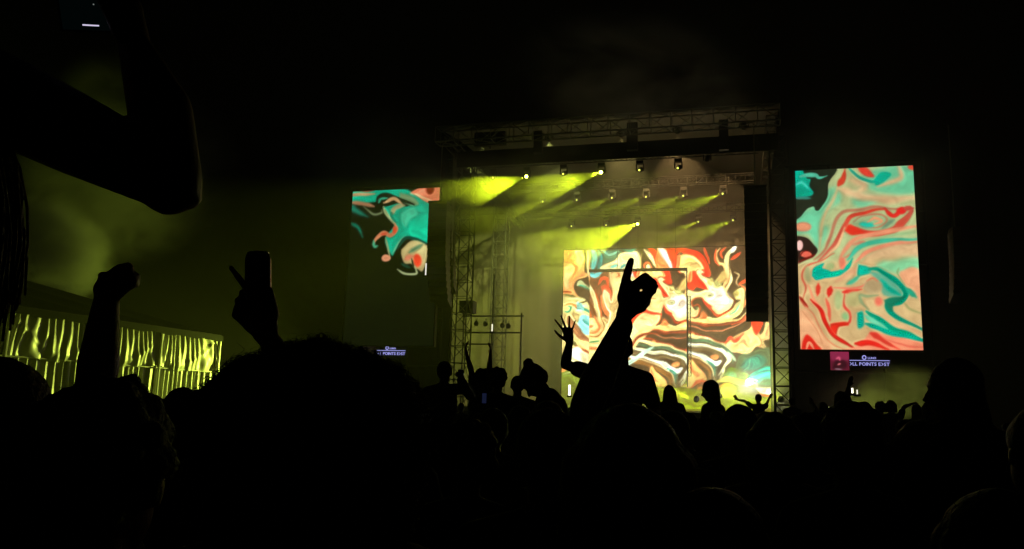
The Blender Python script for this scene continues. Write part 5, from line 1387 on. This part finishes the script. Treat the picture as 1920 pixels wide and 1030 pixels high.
# phone, its screen towards the camera
pc = at(163, 0, YN + .09); dv = (pc - CAM).normalized(); rx = (X_ - dv * X_.dot(dv)).normalized(); uz = rx.cross(dv) ; uz = uz if uz.z > 0 else -uz
rx = (rx * math.cos(.02) - uz * math.sin(.02)); k_ = (YN + .09) / F
t = thing('phone', 'dark phone held up at the top left, thin white line lit on its screen', 'phone', pc)
build('phone_case', MB().box(pc + uz * 20 * k_ + dv * .005, rx * 108 * k_, uz * 165 * k_, dv * .008), MT['phone'], t)
M_ps = emis('phone_screen_dark', (.0004, .0012, .0012), 1.0)
scn = build('screen', MB().box(pc + uz * 20 * k_ + dv * .0002, rx * 100 * k_, uz * 157 * k_, dv * .001), M_ps, t)
def onscreen(px, py): return pc + rx * (px - 163) * k_ + uz * (0 - py) * k_ - dv * .0008
build('home_bar', MB().tube([onscreen(149, 48.6), onscreen(179, 49.2)], .0011, 8), emis('home_bar', (.62, .55, .75), 1.1), scn)
build('screen_mark', MB().tube([onscreen(201, 18), onscreen(204.5, 19.5), onscreen(207, 22.5)], [.0010, .0018, .0010], 8), emis('screen_mark', (.75, .8, .9), 1.0), scn)  # small pale mark on the phone screen
build('screen_mark', MB().tube([onscreen(172.6, 7.8), onscreen(175, 8.4)], .0010, 8), emis('screen_mark_dim', (.4, .45, .42), .35), scn)  # second, fainter mark

# ---- middle distance: people lifted above the crowd
def armset(base, spec):
    out = {}
    for nm, (sh_, el_, wr_, dirpx, nrm, hs, curls, spr, flip) in spec.items():
        A = dict(el=at(*el_) - base, wr=at(*wr_) - base)
        if sh_: A['sh'] = at(*sh_) - base
        def H_(b, A=A, d=at(*dirpx) - base - A['wr'], nrm=nrm, hs=hs, curls=curls, spr=spr, flip=flip): hand(b, A['wr'], d, nrm, curls=curls, s=hs, spread=spr, flip=flip)
        A['hand'] = H_; out[nm] = A
    return out
OPEN = (.08, .06, .08, .12); CURL = (1.1, 1.2, 1.2, 1.2)
def rider_at(px, tpy, Y, label, spec=None, kk=1.0, **kw):
    p = at(px, tpy, Y); sz = p.z - (.67 - (.05 if kw.get('nod', 0) > .5 else 0) + TOPH[kw.get('style', 'short')] * kw.get('hscale', 1.0)) * kk; base = Vector((p.x, p.y, sz))
    arms = armset(base, spec) if spec else kw.pop('arms', None)
    root = thing('person', label, 'person', base, 'people raised above the heads of the crowd'); figure(root, H=1.72 * kk, k_override=kk, rider=True, arms=arms, **kw)
    OCC.append((p.x, p.y, .35)); CARRY.append((p.x, p.y, sz)); return root, base
# arm-waving rider just left of the pointing arm
rider_at(1166, 622, 6.2, 'person raised on shoulders waving an open hand, partly behind the pointing arm', {
    'L': ((1112, 702, 6.2), (1060, 684, 6.2), (1068, 642, 6.1), (1064, 618, 6.1), Y_, 1.08, OPEN, .55, 1)}, kk=1.02, style='short', top='cloth1', voxel=.0052, seed=21)
_, b6 = rider_at(834, 676, 8.6, 'person raised above the crowd holding up a can, leftmost of the row', {
    'R': ((874, 728, 8.6), (888, 752, 8.5), (871, 716, 8.4), (866, 703, 8.4), -X_, 1.0, CURL, 0, 1)}, kk=.96, style='short', top='cloth4', voxel=.011, seed=22)
q = at(863, 707, 8.42); t = thing('drink_can', 'small dark can in the raised hand of the leftmost person of the middle row', 'can', q - Z_ * .07)
build('can_body', MB().lathe(q - Z_ * .07, Z_ + X_ * .05, ((.026, 0), (.034, .012), (.034, .13), (.027, .145)), 16), MT['can'], t)
build('lid', MB().lathe(q + Z_ * .075, Z_, ((.026, 0), (.024, .004)), 16), MT['canlid'], t)
rider_at(905, 687, 9.2, 'person with both arms stretched straight up in the middle row', {
    'L': ((891, 726, 9.2), (884, 697, 9.2), (876, 668, 9.2), (873, 652, 9.2), X_, .95, (.3, .35, .4, .45), .1, 1),
    'R': ((916, 726, 9.2), (917, 699, 9.2), (919, 670, 9.2), (921, 652, 9.2), -X_, .95, (.3, .35, .4, .45), .1, -1)}, kk=.92, style='curly', hair='hair2', top='cloth2', voxel=.011, seed=23)
rider_at(934, 685, 8.4, 'short-haired person in the middle row right of the two raised arms', kk=.98, style='curly', top='cloth1', voxel=.011, seed=24)
rider_at(971, 703, 8.8, 'small round-headed person between the short-haired one and the bowed one', kk=.90, style='short', top='cloth2', voxel=.011, seed=25)
rider_at(1066, 668, 6.8, 'bowed person with hair tied up, hunched back, left of the waving arm', kk=1.0, style='bun', top='cloth1', voxel=.010, seed=26, nod=.6, lean=.38, hscale=1.15, yaw=1.25)
rider_at(1255, 721, 13.0, 'long-haired person raised above the crowd, just right of the pointing arm', kk=1.0, style='longwide', top='cloth1', voxel=.014, seed=27, nod=.1)
rider_at(1337, 711, 10.2, 'long-haired person in side view raised before the video wall', kk=1.06, style='longwide', top='cloth3', voxel=.012, seed=28, turn=.5, nod=.3, yaw=.9)
rider_at(1422, 738, 19.0, 'distant person with both arms spread wide before the stage corner', {
    'L': (None, (1396, 752, 19), (1383, 750, 19), (1377, 742, 19), Y_, 1.0, OPEN, .5, 1),
    'R': (None, (1438, 757, 19), (1442, 747, 19), (1447, 739, 19), Y_, 1.0, OPEN, .5, -1)}, kk=.92, style='short', top='cloth1', voxel=.016, seed=29)
rider_at(1485, 745, 19.0, 'distant person with a plain bare head right of the one with spread arms', kk=.9, style='short', top='cloth1', voxel=.018, seed=30)
rider_at(1543, 753, 16.0, 'distant person lifting one thin arm left of the dark wing', {
    'L': (None, (1531, 768, 16), (1524, 757, 16), (1521, 750, 16), Y_, .9, OPEN, .2, 1)}, kk=.9, style='long', top='cloth1', voxel=.016, seed=31)
rider_at(1576, 733, 11.0, 'person with long hair and one arm straight up beside the bright tubes', {
    'R': (None, (1588, 742, 11), (1592, 724, 11), (1595, 712, 11), Y_, .9, OPEN, .1, -1)}, kk=1.0, style='longwide', top='cloth2', voxel=.013, seed=32)
rider_at(1624, 753, 17.0, 'small distant person right of the bright tubes', kk=.9, style='bob', top='cloth1', voxel=.018, seed=33)
rider_at(1651, 750, 15.0, 'distant person with round hair, left one of a pair below the festival sign', kk=.95, style='curly', top='cloth1', voxel=.016, seed=34)
rider_at(1670, 749, 15.0, 'distant person stretching an arm out to the right below the festival sign', {
    'R': (None, (1694, 764, 15), (1708, 758, 15), (1714, 757, 15), Y_, .9, OPEN, .1, -1)}, kk=.95, style='bob', top='cloth2', voxel=.016, seed=35)
rider_at(1718, 757, 14.0, 'distant person with light hair right of the stretched arm', kk=.95, style='longwide', hair='hair3', top='cloth1', voxel=.016, seed=36)
rider_at(1742, 751, 11.5, 'person with a bob right next to the tall profile figure', kk=.95, style='bob', top='cloth2', voxel=.014, seed=37)
# lit phones seen in the crowd
for px, py, Yd, s_, e, l in ((1765, 777, 9.5, .05, 2.0, 'lit phone glowing white beside the tall profile figure'), (1751, 766, 10.5, .03, .8, 'faintly lit phone above the glowing one'), (908, 747, 7.4, .03, .025, 'dim bluish phone screen in the middle row')):
    p = at(px, py, Yd); t = thing('lit_phone', l, 'phone', p)
    build('phone_case', MB().box(p + Y_ * .006, X_ * .075, Y_ * .008, Z_ * .15), MT['phone'], t)
    build('screen', MB().box(p, X_ * s_ * 1.3, Y_ * .002, Z_ * s_ * 1.6 if e > .1 else Z_ * .09), emis('phone_glow', (.8, .9, 1.0) if e > .1 else (.25, .35, 1.0), e), t)

# ---- heads of the packed crowd
for i, (px, tpy, Yd, lab, stl, hr) in enumerate((
    (880, 775, 2.75, 'person with thick dark hair just right of the curly mop', 'curly', 'hair'),
    (925, 763, 4.6, 'person standing under the raised arms of the middle row', 'short', 'hair'),
    (976, 758, 6.0, 'person below the small round-headed one of the middle row', 'bob', 'hair2'),
    (1286, 771, 5.4, 'person with flat dark hair right below the long-haired rider', 'short', 'hair'),
    (1327, 778, 5.2, 'person with a light-rimmed head below the side-view rider', 'curly', 'hair2'),
    (1386, 755, 4.1, 'person with a tall round head left of the strobe', 'short', 'hair'),
    (1452, 768, 3.1, 'broad head with light-edged hair under the right end of the video wall', 'bob', 'hair2'),
    (1517, 768, 3.9, 'round dark head right of the broad light-edged one', 'curly', 'hair'),
    (1605, 783, 3.3, 'dark head right below the bright tubes', 'long', 'hair'),
    (1726, 783, 3.0, 'wide dark head left of the tall profile figure', 'bob', 'hair'))):
    p = at(px, tpy, Yd); root = thing('person', lab, 'person', (p.x, p.y, 0)); OCC.append((p.x, p.y, .3))
    figure(root, H=1.72 * p.z / (1.62 + TOPH[stl] * 1.12), style=stl, hair=hr, top=('cloth1', 'cloth2', 'cloth4')[i % 3], voxel=.014, seed=50 + i, hfuzz=250, hscale=1.12)

# carriers and the rest of the crowd: a few prototypes copied
protos = []
for i, (stl, hr, tp_, sk) in enumerate((('short', 'hair', 'cloth1', 'skin'), ('long', 'hair2', 'cloth2', 'skin'), ('curly', 'hair', 'cloth4', 'skin2'), ('bob', 'hair3', 'cloth1', 'skin'), ('cap', 'cloth2', 'cloth3', 'skin'), ('bun', 'hair2', 'cloth4', 'skin'), ('short', 'hair2', 'cloth2', 'skin'), ('longwide', 'hair3', 'cloth3', 'skin'))):
    r = thing('person', '', 'person'); figure(r, H=1.72, style=stl, hair=hr, top=tp_, skin=sk, voxel=.024, hvox=.014, seed=80 + i); protos.append(r)
used = set()
def clone(i, x, y, H, yaw, label, group):
    src = protos[i]
    if i not in used: r = src; used.add(i)
    else:
        r = src.copy(); C.objects.link(r)
        for chd in list(src.children):
            c = chd.copy(); C.objects.link(c); c.parent = r
    r.location = (x, y, 0); s = H / 1.72; r.scale = (s, s, s); r.rotation_euler = (0, 0, yaw); tag(r, label, 'person', group); return r
rr = random.Random(11)
for x, y, sz in CARRY:
    H = min(1.92, max(1.5, (sz - .06) / .845)); i = rr.randrange(8)
    clone(i, x, y + .10, H, rr.uniform(-.1, .1), 'person in the crowd carrying someone on the shoulders', 'people carrying others on their shoulders')
SK = [(-100, 735), (300, 745), (420, 752), (800, 752), (1060, 756), (1250, 772), (1500, 776), (1700, 785), (2000, 795)]
def skyl(px):
    for (a0, b0), (a1, b1) in zip(SK, SK[1:]):
        if a0 <= px <= a1: return b0 + (b1 - b0) * (px - a0) / (a1 - a0)
    return 790
labs = {0: 'short-haired', 1: 'long-haired', 2: 'curly-haired', 3: 'bobbed fair-haired', 4: 'cap-wearing', 5: 'bun-haired', 6: 'brown short-haired', 7: 'fair long-haired'}
cnt = 0; tries = 0
while cnt < 130 and tries < 6000:
    tries += 1
    Y = 2.2 + 29 * rr.random() ** 1.35; px = rr.uniform(-60, 1980)
    x = (px - 960) / F * Y * 1.01
    if any((x - a) ** 2 + (Y - b) ** 2 < (max(c, .3) + .22) ** 2 for a, b, c in OCC): continue
    if x < -8 and Y > 19 and px < 440: continue
    if Y < 2.6 and 60 < px < 1920 and False: continue
    lim = at(px, skyl(px) + rr.uniform(0, 10), Y).z; H = min(rr.uniform(1.56, 1.84), lim)
    if H < 1.45: continue
    OCC.append((x, Y, .3)); i = rr.randrange(8); cnt += 1
    third = 'left' if px < 640 else 'middle' if px < 1280 else 'right'; dist = 'near' if Y < 6 else 'halfway' if Y < 14 else 'far'
    clone(i, x, Y, H, rr.uniform(-.35, .35), f'{labs[i]} person {"close by" if dist == "near" else "halfway back" if dist == "halfway" else "far off"} in the {third} of the dark crowd', f'{dist} {labs[i]} crowd people in the {third}')
byl = {}
for o in C.objects:
    if o.parent is None and o.get('group') and o.get('category') == 'person': byl.setdefault(o['label'], []).append(o)
ORD = ['first', 'second', 'third', 'fourth', 'fifth', 'sixth', 'seventh', 'eighth', 'ninth', 'tenth', 'eleventh', 'twelfth', 'thirteenth', 'fourteenth', 'fifteenth', 'sixteenth', 'seventeenth', 'eighteenth', 'nineteenth', 'twentieth']
for l, os_ in byl.items():
    if len(os_) < 2: continue
    os_.sort(key=lambda o: o.location.x / o.location.y)
    for i, o in enumerate(os_):
        l2 = l.replace('person in the crowd carrying someone on the shoulders', 'crowd person carrying someone on the shoulders')
        o['label'] = f'{l2}, {ORD[min(i, 19)]} from the left'
for i, pr in enumerate(protos):
    if i not in used:
        for c in list(pr.children): bpy.data.objects.remove(c)
        bpy.data.objects.remove(pr)
